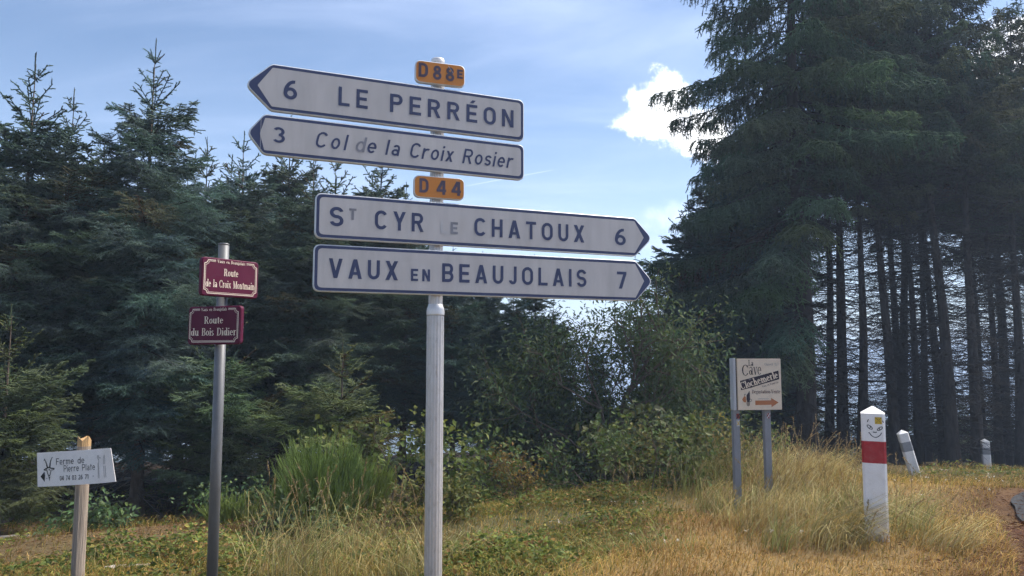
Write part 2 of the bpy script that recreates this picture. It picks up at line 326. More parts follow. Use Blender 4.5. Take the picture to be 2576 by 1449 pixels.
def build_hills():
    V = []; F = []; n = 121
    for j, (r, h) in enumerate(((900, -96), (1500, -84), (2400, -70), (3600, -130))):
        for k in range(n):
            a = math.radians(-75+150*k/(n-1)); hh = h
            if j in (1, 2): hh = h-6+16*math.sin(k*0.17+j)+7*math.sin(k*0.41+2*j)+2.5*math.sin(k*1.3)
            V.append((math.sin(a)*r, math.cos(a)*r, hh))
    for j in range(3):
        for k in range(n-1): F.append((j*n+k, j*n+k+1, (j+1)*n+k+1, (j+1)*n+k))
    me = pmesh('hills', V, F)
    for p in me.polygons: p.use_smooth = True
    tag(link('hills', me, M['far_wood']), kind='structure')
build_hills()

# even haze volume added to lift dark trees like lens veil, also fades hills
HAZE = 0.0017
def build_haze():
    m = bpy.data.materials.new('veil_haze'); m.use_nodes = True; t = m.node_tree; t.nodes.clear()
    out = N(t, 'ShaderNodeOutputMaterial'); v = N(t, 'ShaderNodeVolumePrincipled'); v.inputs['Color'].default_value = (0.62, 0.77, 1.0, 1); v.inputs['Density'].default_value = HAZE; v.inputs['Anisotropy'].default_value = 0.15
    t.links.new(v.outputs[0], out.inputs['Volume'])
    x, y0, y1, z0, z1 = 4300, -1800, 5300, -180, 24
    V = [(-x, y0, z0), (x, y0, z0), (x, y1, z0), (-x, y1, z0), (-x, y0, z1), (x, y0, z1), (x, y1, z1), (-x, y1, z1)]
    o = link('haze', pmesh('haze', V, [(3, 2, 1, 0), (4, 5, 6, 7), (0, 1, 5, 4), (1, 2, 6, 5), (2, 3, 7, 6), (3, 0, 4, 7)]), m); tag(o, 'thin bluish haze added for the lens veil over the woods', 'haze', kind='stuff')
build_haze()

# ------------------------------------------------------------------ conifers
def tubes(P0, P1, R0, R1, sides=3):
    P0 = np.asarray(P0, float); P1 = np.asarray(P1, float); n = len(P0)
    d = unit(P1-P0); ref = np.where(np.abs(d[:, 2:3]) > 0.9, np.array([[1., 0, 0]]), np.array([[0, 0, 1.]]))
    a = unit(np.cross(d, ref)); b = np.cross(d, a); V = []
    for k in range(sides):
        an = 2*math.pi*k/sides; o = a*math.cos(an)+b*math.sin(an)
        V.append(P0+o*np.asarray(R0)[:, None]); V.append(P1+o*np.asarray(R1)[:, None])
    V = np.stack(V, 1).reshape(-1, 3); F = []
    base = np.arange(n)[:, None]*2*sides
    for k in range(sides):
        k2 = (k+1) % sides; F.append(np.concatenate([base+2*k, base+2*k2, base+2*k2+1, base+2*k+1], 1))
    return V, np.stack(F, 1).reshape(-1, 4)
def needle_tris(r, A, B, per_m, nl, nw, col, colvar=0.18, spread=0.85):
    L = np.linalg.norm(B-A, axis=1); cnt = np.maximum(2, np.round(L*per_m+r.random(len(L))-.5)).astype(int)
    idx = np.repeat(np.arange(len(L)), cnt); n = len(idx)
    t = r.random(n)[:, None]; d = unit(B-A)[idx]; rv = r.normal(size=(n, 3)); perp = unit(np.cross(d, rv))
    nd = unit(d*0.6+perp*spread); l = (nl*(0.7+0.6*r.random(n)))[:, None]; s = unit(np.cross(nd, r.normal(size=(n, 3))))*nw*0.5
    p = A[idx]+(B-A)[idx]*t; V = np.stack([p-s, p+s, p+nd*l], 1).reshape(-1, 3)
    c = col[idx]*(1+colvar*r.normal(size=(n, 1))); return V, np.clip(c, 0.004, 0.5)
def curve_pts(p0, az, el0, L, droop, tipup, n):
    t = (np.arange(n)+0.5)/n; el = el0-droop*t+tipup*t*t
    st = np.stack([np.cos(el)*math.cos(az), np.cos(el)*math.sin(az), np.sin(el)], 1)*(L/n)
    return np.vstack([p0[None], p0[None]+np.cumsum(st, 0)])
def trunk_mesh(name, H, r0, seed, sides=10, wob=0.03, top=0.008):
    r = np.random.default_rng(seed); n = 26; zs = np.linspace(-0.35, H, n); V = []; ph = r.random(4)*6.28
    for z in zs:
        t = max(z, 0)/H; rad = (r0*(1-t)**1.15+top)*(1+0.55*math.exp(-max(z+.05, 0)/(1.6*r0)) if z < 2 else 1)
        cx = wob*math.sin(z*.6+ph[0]); cy = wob*math.sin(z*.47+ph[1])
        if z <= 0: cx = cy = 0
        for k in range(sides):
            a = 2*math.pi*k/sides; rr = rad*(1+0.07*math.sin(3*a+ph[2]+z*.4)+0.05*math.sin(5*a+z*1.7+ph[3])); V.append((cx+rr*math.cos(a), cy+rr*math.sin(a), z))
    F = [(j*sides+k, j*sides+(k+1) % sides, (j+1)*sides+(k+1) % sides, (j+1)*sides+k) for j in range(n-1) for k in range(sides)]
    me = pmesh(name, V, F)
    for p in me.polygons: p.use_smooth = True
    return me
def young_spruce(seed, H, live0, Lmax, slope, per_m=46, dense=1.0, nl=0.038, nw=0.0135, hue=(0.09, 0.135, 0.125)):
    r = np.random.default_rng(seed); A = []; B = []; COL = []; S0 = []; S1 = []; R0 = []; R1 = []; DA = []; DB = []; DR = []
    hue = np.array(hue); tipc = hue*np.array([1.75, 1.65, 1.05])
    def seg(a, b, c): A.append(a); B.append(b); COL.append(np.broadcast_to(c, a.shape))
    h = H; gap = 0.5; whorls = []
    # leader: bare-looking shoot with tight needles
    lead = np.array([[0.01, 0.0, H-0.5], [0, 0.01, H-0.25]]); S0.append(lead); S1.append(np.array([[0, 0.01, H-0.25], [0, 0, H+.02]])); R0.append(np.array([.011, .009])); R1.append(np.array([.009, .005])); seg(lead, np.array([[0, 0.01, H-0.25], [0.012*r.normal(), 0.012*r.normal(), H]]), hue)
    h = H-0.5
    while h > 0.35:
        whorls.append((h, True)); 
        for _ in range(3 if H-h > 2.4 else (1 if H-h > 1.1 else 0)): whorls.append((h-gap*r.uniform(.25, .8), False))
        gap = max(0.3, gap*0.96); h -= gap*r.uniform(.85, 1.15)
    for h, main in whorls:
        if h < 0.3: continue
        d = H-h; n = (r.integers(5, 8) if main else 2)
        if d > 0.6 and main: n = int(n*dense)+1
        a0 = r.random()*6.28
        for k in range(n):
            L = min(0.05+slope*1.12*d, Lmax*(1-0.25*max(0, (live0+1.0-h))/(live0+1.0)))*r.uniform(.5, 1.32)*(1 if main else r.uniform(.4, .8))
            az = a0+6.283*k/n+r.uniform(-.35, .35); el = np.interp(d, [0.4, 1.4, 2.2, 3.5, 7], [0.92, 0.86, 0.62, 0.3, -0.12])+r.uniform(-.14, .14)
            dr = np.interp(d, [0.4, 2, 6], [0.1, 0.45, 0.55]); up = np.interp(d, [0.4, 2, 6], [0.15, 0.5, 0.5])
            p0 = np.array([0, 0, h]); m = max(3, int(L/0.125)); P = curve_pts(p0, az, el, L, dr, up, m)
            rad = np.interp(np.arange(m+1)/m, [0, 1], [0.004+0.008*L, 0.002])
            dead = h < live0 and r.random() < np.clip((live0-h)/live0*1.5+.15, 0, 1)
            if dead:
                DA.append(P[:-1]); DB.append(P[1:]); DR.append(rad[:-1])
                for j in range(2, m):
                    for sd_ in (-1, 1):
                        if r.random() < .45:
                            dd = unit((P[j]-P[j-1])[None])[0]; sdv = np.cross(dd, [0, 0, 1])*sd_; v = unit((dd*.6+sdv+np.array([0, 0, r.uniform(-.4, .1)]))[None])[0]
                            q = P[j]+v*r.uniform(.1, .45); DA.append(P[j][None]); DB.append(q[None]); DR.append(np.array([.0025]))
                continue
            S0.append(P[:-1]); S1.append(P[1:]); R0.append(rad[:-1]); R1.append(rad[1:])
            bc = hue*r.uniform(.72, 1.3)*np.array([r.uniform(.85, 1.3), 1, r.uniform(.75, 1.2)])
            if r.random() < .05: bc = np.array([0.09, 0.06, 0.035])
            tt = np.arange(m)/m; keep = tt > (0.25 if L > .6 else 0.0)
            seg(P[:-1][keep], P[1:][keep], bc)
            if L < 0.3: continue
            if d < 1.3 and not main: continue
            # laterals on both sides of the branch
            js = np.arange(1, m+1) if L < .8 else np.arange(max(1, int(m*.12)), m+1)
            for sd_ in (-1, 1):
                q0 = P[js]+ (P[js-1]-P[js])*r.random((len(js), 1)); dd = unit(P[js]-P[js-1]); side = unit(np.cross(dd, np.array([0, 0, 1.])))*sd_
                v = unit(dd*r.uniform(.5, 1.0, (len(js), 1))+side+np.array([0, 0, 1.])*r.normal(-.15, .38, (len(js), 1)))
                ll = np.minimum(((1-js/(m+1.0))*L*0.62+0.07), 0.62 if d > 1.6 else .13)*r.uniform(.6, 1.25, len(js))
                mid = q0+v*(ll*.55)[:, None]; v2 = unit(v+np.array([0, 0, -.22])+dd*.15); end = mid+v2*(ll*.45)[:, None]
                cc = bc*r.uniform(.8, 1.2, (len(js), 1))
                seg(q0, mid, cc); seg(mid, end, cc*.5+tipc*.5)
                # sub twigs
                for f in ((0.18, 0.32, 0.46, 0.6, 0.74, 0.88) if d > 1.3 else (.35, .7)):
                    for s2 in (-1, 1):
                        ok = (ll > .16) & (r.random(len(js)) < .9)
                        if not ok.any(): continue
                        b0 = (q0+(end-q0)*f)[ok]; vv = v[ok]; sdv = unit(np.cross(vv, np.array([0, 0, 1.])))*s2
                        w = unit(vv*.8+sdv+np.array([0, 0, 1.])*r.normal(-.2, .3, (len(vv), 1))); l2 = (np.minimum(ll[ok]*.42*(1.1-f*.7), .2)+.03)*r.uniform(.7, 1.3, ok.sum())
                        seg(b0, b0+w*l2[:, None], cc[ok]*.7+tipc*.3*r.uniform(.6, 1.3, (ok.sum(), 1)))
    A = np.vstack(A); B = np.vstack(B); COL = np.vstack(COL)
    V, c = needle_tris(r, A, B, per_m, nl, nw, COL)
    d = H-A[:, 2]; rc = np.interp(d, [0, 1.6, 3.2], [.0125, .0115, .006])*(nw/.0135)**.5
    V2, F2 = tubes(A, B, rc, rc*.75); F2 = np.concatenate([F2[:, [0, 1, 2]], F2[:, [0, 2, 3]]], 1).reshape(-1, 3)
    crown = np_mesh('young_spruce_crown', np.vstack([V, V2]), 3, np.vstack([c, np.repeat(COL*.9, 6, 0)]), F=np.vstack([np.arange(len(V)).reshape(-1, 3), F2+len(V)]))
    V, F = tubes(np.vstack(S0), np.vstack(S1), np.concatenate(R0), np.concatenate(R1)); br = np_mesh('young_spruce_branches', V, 4, F=F)
    dead = None
    if DA:
        V, F = tubes(np.vstack(DA), np.vstack(DB), np.concatenate(DR), np.concatenate(DR)*.7); dead = np_mesh('young_spruce_dead', V, 4, F=F)
    return dict(H=H, crown=crown, branches=br, dead=dead, trunk=trunk_mesh('young_spruce_trunk', H-.2, 0.011*H+0.015, seed, 8, 0.02, top=.005))
def old_spruce(seed, H, live0, R, r0, per_m=26, nl=0.058, nw=0.018, hue=(0.075, 0.11, 0.072), one_side=None, dead_n=5, gap=0.42):
    r = np.random.default_rng(seed); A = []; B = []; COL = []; S0 = []; S1 = []; R0 = []; R1 = []; DA = []; DB = []; DR = []; DR1 = []
    hue = np.array(hue)
    def seg(a, b, c): A.append(a); B.append(b); COL.append(np.broadcast_to(c, a.shape))
    seg(np.array([[0., 0, H-.8], [0, 0, H-.4]]), np.array([[0, 0, H-.4], [0, 0, H]]), hue)
    h = H-0.6
    while h > 0.9:
        d = H-h; a0 = r.random()*6.28; n = r.integers(4, 7)
        for k in range(n):
            az = a0+6.283*k/n+r.uniform(-.4, .4)
            lim = live0
            if one_side is not None: lim = live0-one_side[1]*max(0, math.cos(az-one_side[0]))
            hh = h+r.uniform(-.2, .2)
            if hh < lim+r.uniform(-.6, .9):
                continue
            L = min(0.35+0.30*d, R)*r.uniform(.7, 1.15); el = np.interp(d, [0.5, 3, 8, 16], [.8, .25, -.12, -.3])+r.uniform(-.12, .12)
            if hh < lim+1.2: L *= .75
            m = max(4, int(L/0.16)); P = curve_pts(np.array([0, 0, hh]), az, el, L, np.interp(d, [1, 6, 14], [.2, .5, .6]), np.interp(d, [1, 6, 14], [.4, .6, .75]), m)
            rad = np.interp(np.arange(m+1)/m, [0, 1], [0.008+0.008*L, 0.003]); S0.append(P[:-1]); S1.append(P[1:]); R0.append(rad[:-1]); R1.append(rad[1:])
            bc = hue*r.uniform(.65, 1.3)*np.array([r.uniform(.85, 1.35), 1, r.uniform(.75, 1.15)])
            if r.random() < .06: bc = np.array([0.075, 0.045, 0.03])
            far = hh > 15
            js = np.arange(max(1, int(m*.22)), m+1, 2 if far else 1); seg(P[js-1], P[js], bc)
            for sd_ in (-1, 1):
                # spreading laterals, each hung with drooping branchlets
                q0 = P[js]+(P[js-1]-P[js])*r.random((len(js), 1)); dd = unit(P[js]-P[js-1]); side = unit(np.cross(dd, np.array([0, 0, 1.])))*sd_
                v = unit(dd*r.uniform(.5, 1.1, (len(js), 1))+side+np.array([0, 0, -1.])*r.uniform(.0, .5, (len(js), 1)))
                ll = np.minimum((1-js/(m+1.0))*L*.55+.14, .95)*r.uniform(.55, 1.2, len(js)); mid = q0+v*(ll*.5)[:, None]; v2 = unit(v+np.array([0, 0, -.45])); end = mid+v2*(ll*.5)[:, None]
                cc = bc*r.uniform(.8, 1.2, (len(js), 1)); seg(q0, mid, cc); seg(mid, end, cc*1.15)
                for f in ((.2, .45, .7, .92) if not far else (.5,)):
                    b0 = q0+(mid-q0)*min(1, f*2) if f < .5 else mid+(end-mid)*(f-.5)*2
                    w = unit(np.array([0, 0, -1.])+v*r.uniform(0, .55, (len(js), 1))+r.normal(0, .2, (len(js), 3))); l2 = r.uniform(.12, .5, len(js))*np.minimum(1, .35+L/3)
                    e0 = b0+w*l2[:, None]; seg(b0, e0, cc*r.uniform(.75, 1.25, (len(js), 1)))
                    for s2 in (-1, 1):
                        b1 = b0+w*(l2*r.uniform(.1, .6))[:, None]; w2 = unit(v*.5+np.cross(v, [0, 0, 1.])*s2+np.array([0, 0, -.3])+r.normal(0, .2, (len(js), 3))); seg(b1, b1+w2*r.uniform(.08, .2, (len(js), 1)), cc*1.2)
        h -= gap*r.uniform(.85, 1.15)*(1.6 if h > 15 else 1)
    # dead lower limbs, a net of fine bare twigs
    h = 0.7; top = live0+.8
    while h < top:
        for k in range(dead_n):
            az = r.random()*6.283; L = r.uniform(.6, 2.3)*(0.65+.35*h/top); m = 6; P = curve_pts(np.array([0, 0, h+r.uniform(-.2, .2)]), az, r.uniform(-.25, .25), L, r.uniform(0, .6), r.uniform(-.2, .6), m)
            rad = np.linspace(.016, .005, m+1)*r.uniform(.6, 1.25); DA.append(P[:-1]); DB.append(P[1:]); DR.append(rad[:-1]); DR1.append(rad[1:])
            for j in range(1, m+1):
                for sd_ in (-1, 1):
                    for _ in range(2):
                        if r.random() < .42:
                            dd = unit((P[j]-P[j-1])[None])[0]; v = unit((dd*r.uniform(.3, 1)+np.cross(dd, [0, 0, 1])*sd_+np.array([0, 0, r.uniform(-.7, .15)]))[None])[0]
                            s_ = P[j]+(P[j-1]-P[j])*r.random(); l = r.uniform(.12, .6); q = s_+v*l*.5; q2 = q+unit((v+r.normal(0, .3, 3)+np.array([0, 0, -.2]))[None])[0]*l*.5
                            DA.append(np.array([s_, q])); DB.append(np.array([q, q2])); DR.append(np.array([.0065, .005])); DR1.append(np.array([.005, .003]))
        h += .2*r.uniform(.7, 1.3)
    A = np.vstack(A); B = np.vstack(B); COL = np.vstack(COL); V, c = needle_tris(r, A, B, per_m, nl, nw, COL)
    rc = np.full(len(A), .0135); V2, F2 = tubes(A, B, rc, rc*.6); F2 = np.concatenate([F2[:, [0, 1, 2]], F2[:, [0, 2, 3]]], 1).reshape(-1, 3)
    crown = np_mesh('old_spruce_crown', np.vstack([V, V2]), 3, np.vstack([c, np.repeat(COL*.85, 6, 0)]), F=np.vstack([np.arange(len(V)).reshape(-1, 3), F2+len(V)]))
    V, F = tubes(np.vstack(S0), np.vstack(S1), np.concatenate(R0), np.concatenate(R1)); br = np_mesh('old_spruce_branches', V, 4, F=F)
    V, F = tubes(np.vstack(DA), np.vstack(DB), np.concatenate(DR), np.concatenate(DR1)); dead = np_mesh('old_spruce_dead', V, 4, F=F)
    return dict(H=H, crown=crown, branches=br, dead=dead, trunk=trunk_mesh('old_spruce_trunk', H-.3, r0, seed, 12, 0.05))
def put_tree(k, x, y, label, H=None, rz=0.0, group=None, wide=1.0, bark='bark', z=None, lean=(0, 0)):
    s = 1.0 if H is None else H/k['H']
    if z is None: z = float(gz(np.array([x]), np.array([y]))[0])
    root = empty('spruce_tree', (x, y, z), rz); root.scale = (s*wide, s*wide, s); root.rotation_euler = (lean[0], lean[1], rz)
    tag(root, label, 'tree', group)
    link('trunk', k['trunk'], M[bark], root); cr = link('crown', k['crown'], M['needles'], root); link('branches', k['branches'], M['twig'], cr)
    if k['dead'] is not None: link('dead_branches', k['dead'], M['twig_pale' if bark == 'bark_warm' else 'twig'], root)
    return root
def tip_tree(k, qx, qy, Y, label, **kw):
    p = at(qx, qy, Y); z = float(gz(np.array([p.x]), np.array([p.y]))[0])
    return put_tree(k, p.x, p.y, label, H=p.z-z, z=z, **kw)

YS = [young_spruce(11, 9.0, 2.5, 1.6, 0.38), young_spruce(12, 8.0, 2.3, 1.55, 0.42), young_spruce(13, 8.5, 2.5, 1.45, 0.34, hue=(0.096, 0.132, 0.1)), young_spruce(14, 4.2, 0.35, 1.5, 0.52, hue=(0.1, 0.14, 0.085)), young_spruce(15, 8.3, 2.2, 1.7, 0.42, per_m=20, nl=.05, nw=.024)]
GL = 'young spruces of the left wood'
tip_tree(YS[0], 393, 98, 12.5, 'tallest-reaching young spruce of the left wood, leader just left of the arrow signs', rz=0.4, group=GL, bark='bark_warm')
tip_tree(YS[1], 92, 133, 11.6, 'young spruce at the far left with scarred trunk behind the farm sign', rz=1.9, group=GL, bark='bark_warm')
tip_tree(YS[2], 187, 222, 14.0, 'second spruce leader from the left edge, between the two taller tips', rz=3.0, group=GL)
tip_tree(YS[2], 522, 345, 15.0, 'thin-topped spruce rising behind and left of the burgundy street plates', rz=4.4, group=GL)
tip_tree(YS[1], 614, 330, 14.4, 'slender spruce with its tip just under the left-pointing arrow signs', rz=5.1, group=GL)
tip_tree(YS[0], 790, 385, 14.2, 'dense-topped spruce cut off by the lower left arrow sign', rz=2.6, group=GL)
tip_tree(YS[2], 938, 428, 16.0, 'spruce whose bare star-shaped leader shows left of the lower orange plate', rz=0.9, group=GL)
tip_tree(YS[1], 1022, 458, 16.5, 'spruce with leader tip touching the left end of the lower orange plate', rz=3.9, group=GL)
tip_tree(YS[0], 265, 345, 15.5, 'spruce with a low tip between the second leader and the tallest spruce', rz=1.2, group=GL)
tip_tree(YS[2], -60, 190, 12.5, 'spruce whose crown enters from the left picture edge', rz=2.2, group=GL)
tip_tree(YS[3], 28, 765, 9.9, 'small bright green spruce at the left edge left of the farm sign', rz=.7, group=GL, bark='bark_warm')
tip_tree(YS[3], 863, 850, 12.2, 'short full spruce standing behind the broom bush', rz=2.4, group=GL, wide=1.25)
tip_tree(YS[3], 560, 760, 12.6, 'short spruce directly behind the galvanised street plate post', rz=3.7, group=GL, wide=1.1)
tip_tree(YS[1], 1140, 615, 16.0, 'spruce behind the main signpost, tip in the gap between the right-pointing arrows', rz=.2, group=GL)
tip_tree(YS[0], 1215, 632, 17.5, 'dark spruce just right of the main signpost below the arrows', rz=2.0, group=GL)
tip_tree(YS[2], 1345, 640, 18.0, 'dark spruce further right behind the right-pointing arrows', rz=5.5, group=GL)
tip_tree(YS[1], 1500, 840, 19.0, 'lower spruce seen through the ash leaves below the arrow tip', rz=1.0, group=GL, wide=.75)
tip_tree(YS[0], 1292, 690, 16.8, 'dark spruce filling the wood edge right of the main signpost', rz=4.1, group=GL)
tip_tree(YS[1], 1392, 745, 18.4, 'dark spruce at the left side of the sky gap below the arrows', rz=2.9, group=GL)
tip_tree(YS[2], 680, 470, 17.0, 'spruce between the street plates and the lower arrow sign', rz=1.7, group=GL)
r_ = np.random.default_rng(3)
for k in range(22):
    X = -19+18.5*((k*0.618) % 1.0); Y = 17+((k*0.37) % 1.0)*7
    kk = YS[4]; z = float(gz(np.array([X]), np.array([Y]))[0])
    put_tree(kk, X, Y, 'dim spruce deep in shade behind the front row of the left wood', H=min(r_.uniform(7.0, 9.0), 7.9 if X > -4 else 9)*(0.78 if X > -3 else 1), rz=r_.uniform(0, 6.28), group='dim spruces behind the left front row')

OS = [old_spruce(21, 21, 7.8, 3.6, .26, per_m=20, nl=.06, nw=.02, one_side=(math.pi*1.0, 5.6), hue=(0.085, 0.135, 0.078), gap=.48), old_spruce(22, 15.5, 8.9, 2.6, .17, dead_n=5), old_spruce(23, 14.0, 8.2, 2.4, .145, dead_n=5, hue=(0.078, 0.11, 0.065))]
GR = 'spruces of the right wood'
def trunk_at(k, qx, qy, Y, label, H=None, rz=0.0, wide=1.0, lean=(0, 0)):
    p = at(qx, qy, Y); return put_tree(k, p.x, p.y, label, H=H, rz=rz, group=GR, wide=wide, lean=lean)
trunk_at(OS[0], 2032, 1165, 19.0, 'biggest spruce with drooping curtain branches, thick trunk right of the wine cellar sign', rz=0.3)
rows = [(2091, 1165, 23.0, 2, 'thin'), (2129, 1175, 21.5, 1, 'mid'), (2173, 1185, 20.5, 1, 'stout'), (2252, 1185, 20.5, 1, 'stout'), (2281, 1180, 24, 2, 'thin'), (2316, 1185, 22.5, 2, 'thin'), (2371, 1185, 23, 2, 'mid'),
        (2403, 1190, 20.0, 1, 'stout'), (2456, 1188, 20.5, 1, 'stout'), (2484, 1182, 25, 2, 'thin'), (2516, 1182, 23.5, 2, 'mid'), (2540, 1184, 24.5, 1, 'mid'), (2569, 1185, 22.0, 1, 'stout')]
ordn = ['first', 'second', 'third', 'fourth', 'fifth', 'sixth', 'seventh', 'eighth', 'ninth', 'tenth', 'eleventh', 'twelfth', 'thirteenth']
for i, (qx, qy, Y, v, how) in enumerate(rows):
    trunk_at(OS[v], qx, qy, Y, f'dark bare-trunked spruce, {how} trunk, {ordn[i]} to the right of the biggest spruce', H=(14.2+1.6*math.sin(i*2.1)) if qx < 2420 else 13.5+0.8*math.sin(i*1.7), rz=i*1.3, lean=(.02*math.sin(i*2.9), .028*math.sin(i*1.9+1)))
for i, (X, Y) in enumerate(((9.4, 25.5), (13.2, 25.5), (16.8, 25.5), (19.5, 25), (21.5, 24), (15.0, 27.0), (18.2, 26.6), (20.4, 27.2), (17.4, 23.4), (19.2, 23.0))):
    put_tree(OS[1+i % 2], X, Y, 'thin dark spruce trunk in the back rows of the right wood', H=14.5+1.0*math.sin(i*1.9), rz=i*.9, group='back row spruces of the right wood')
for i, (qx, Y, lab) in enumerate(((1905, 24.0, 'dark low-branched spruce behind the wine cellar sign'), (1800, 27.0, 'dark spruce left of the wine cellar sign behind the ash'), (1960, 29.0, 'dark spruce filling the gap left of the biggest trunk'))):
    p = at(qx, 1150, Y); put_tree(OS[0], p.x, p.y, lab, H=15 if i == 0 else 11.5, rz=.9+i*.6, group=GR, wide=1.0)

for i, (qx, Y, H, lab) in enumerate(((1745, 23.0, 8.0, 'dark bushy spruce left of the biggest spruce, low behind the ash'), (1835, 22.5, 9.5, 'dark bushy spruce between the ash and the wine cellar sign'), (1925, 23.5, 9.0, 'dark bushy spruce directly behind the wine cellar sign'))):
    p = at(qx, 1150, Y); put_tree(YS[4], p.x, p.y, lab, H=H, rz=i*2.1, group=GR, wide=1.1)

for i in range(26):
    X = 3.5+24*((i*.618+.1) % 1.0); Y = 28.5+5*((i*.37) % 1.0); z = float(gz(np.array([X]), np.array([Y]))[0])
    put_tree(YS[4], X, Y, 'low dark spruce on the slope falling away behind the woods', H=(.2-.8*((i*.71) % 1.0))-z, rz=i*1.1, group='low spruces on the slope behind', wide=1.3)
for i, (qx, qy, Y, lab) in enumerate(((1275, 800, 18.5, 'dark spruce low behind the bright bush right of the main signpost'), (1365, 905, 20.0, 'small dark spruce left of the sky gap behind the ash'), (1450, 955, 21.0, 'small dark spruce at the foot of the sky gap behind the ash'), (1540, 970, 22.5, 'small dark spruce hidden behind the ash trunk'), (1625, 930, 21.5, 'small dark spruce right of the ash trunk'), (1700, 860, 22.0, 'dark spruce behind the taller ash'))):
    tip_tree(YS[3], qx, qy, Y, lab, rz=i*1.7, group='small dark spruces behind the ash', wide=1.15)

# ------------------------------------------------------------------ broad-leaved trees, shrubs, plants
def leaf_mesh(name, r, P, D, size, col, wid=0.5, droop=0.25, colvar=0.15, fold=0.25):
    """one folded diamond of two triangles per leaf, base at P, pointing along D"""
    n = len(P); D = unit(D+np.array([0, 0, -droop])); s = unit(np.cross(D, r.normal(size=(n, 3))*.6+np.array([0, 0, 1.]))); u = np.cross(s, D)
    l = (size*r.uniform(.6, 1.3, n))[:, None]; w = l*wid*.5; mid = P+D*l*.45; tip = P+D*l+np.array([0, 0, -1.])*l*.12
    a = mid+s*w+u*w*fold; b = mid-s*w+u*w*fold
    V = np.stack([P, a, tip, P, tip, b], 1).reshape(-1, 3); c = np.clip(col*(1+colvar*r.normal(size=(n, 1))), .004, .6)
    return np_mesh(name, V, 3, np.repeat(c, 2, 0))
def grow(r, p, d, L, rad, depth, sticks, tips, nb=(2, 4), spread=.75, up=.12, taper=.68):
    n = max(2, int(L/.3)); q = p.copy()
    for i in range(n):
        d = unit((d+r.normal(0, .13, 3)+np.array([0, 0, up*.3]))[None])[0]; q2 = q+d*L/n; sticks.append((q, q2, rad*(1-.4*i/n), rad*(1-.4*(i+1)/n)))
        if depth <= 1: tips.append((q2, d))
        if depth > 0 and i >= n*.35-1 and i < n-1 and r.random() < .75:
            v = unit((d+unit(r.normal(size=(1, 3)))[0]*spread*1.3)[None])[0]; grow(r, q2, v, L*taper*r.uniform(.5, .95), rad*.5, depth-1, sticks, tips, nb, spread, up, taper)
        q = q2
    if depth > 0:
        for _ in range(r.integers(*nb)):
            v = unit((d+unit(r.normal(size=(1, 3)))[0]*spread)[None])[0]; grow(r, q, v, L*taper*r.uniform(.7, 1.1), rad*.55, depth-1, sticks, tips, nb, spread, up, taper)
def broadleaf(name, x, y, seed, stems, depth, leaf, per_tip, hue, label, cat, wid=.45, spread=.75, jit=.22, huevar=.25, parts=('trunk', 'crown'), droop=.3, group=None, barkm='bark_warm', up=.12, dz=0.0):
    r = np.random.default_rng(seed); z = float(gz(np.array([x]), np.array([y]))[0])+dz; root = empty(name, (x, y, z)); tag(root, label, cat, group)
    sticks = []; tips = []
    for (d, L, rad, off) in stems: grow(r, np.array([off[0], off[1], -.1]), unit(np.array([d], float))[0], L, rad, depth, sticks, tips, spread=spread, up=up)
    V, F = tubes([s[0] for s in sticks], [s[1] for s in sticks], [s[2] for s in sticks], [s[3] for s in sticks], 5)
    link(parts[0], np_mesh(name+'_wood', V, 4, F=F, smooth=True), M[barkm], root)
    T = np.array([t[0] for t in tips]); DD = np.array([t[1] for t in tips]); idx = np.repeat(np.arange(len(T)), per_tip); n = len(idx)
    P = T[idx]+r.normal(0, jit, (n, 3)); D = unit(DD[idx]*.6+r.normal(0, .7, (n, 3)))
    tw = r.uniform(1-huevar, 1+huevar, (len(T), 1))[idx]; col = np.array(hue)*tw*np.stack([r.uniform(.85, 1.25, n), np.ones(n), r.uniform(.7, 1.1, n)], 1)
    link(parts[1], leaf_mesh(name+'_leaves', r, P, D, leaf, col, wid, droop), M['leaves'], root)
    return root
def spot(qx, Y):
    p = at(qx, 900, Y); return p.x, p.y
x, y = spot(1572, 14.2); broadleaf('ash_tree', x, y, 31, [((.03, .02, 1), 1.9, .07, (0, 0)), ((-.3, .1, 1), 1.7, .045, (-.12, .05)), ((.35, 0, 1), 1.6, .04, (.15, 0)), ((-.7, -.2, .9), 1.5, .03, (-.1, -.1)), ((.8, -.2, .8), 1.3, .03, (.1, -.1))], 3, .12, 16, (.085, .12, .055), 'ash tree with loose feathery leaves below the right arrow tips', 'tree', wid=.34, spread=.8, jit=.24)
x, y = spot(1700, 16.0); broadleaf('ash_tree', x, y, 38, [((.05, 0, 1), 2.0, .06, (0, 0)), ((-.25, 0, 1), 1.8, .045, (-.1, 0))], 3, .12, 14, (.075, .11, .05), 'taller ash behind, leaves showing past the right arrow tips', 'tree', wid=.34, spread=.6, jit=.24)
x, y = spot(1390, 15.5); broadleaf('ash_tree', x, y, 39, [((-.1, 0, 1), 1.6, .05, (0, 0)), ((.3, -.1, 1), 1.5, .045, (.1, 0))], 3, .115, 14, (.075, .11, .05), 'smaller ash between the main signpost and the loose ash tree', 'tree', wid=.34, spread=.8, jit=.24)
x, y = spot(1585, 12.2); broadleaf('maple_sapling', x, y, 32, [((.05, 0, 1), .8, .018, (0, 0)), ((-.3, 0, 1), .7, .014, (0, 0)), ((.35, .1, 1), .7, .014, (0, 0))], 2, .15, 9, (.09, .115, .065), 'sycamore sapling with broad drooping leaves in front of the ash trunk', 'sapling', wid=.85, jit=.12, parts=('stem', 'leaves'), droop=.8)
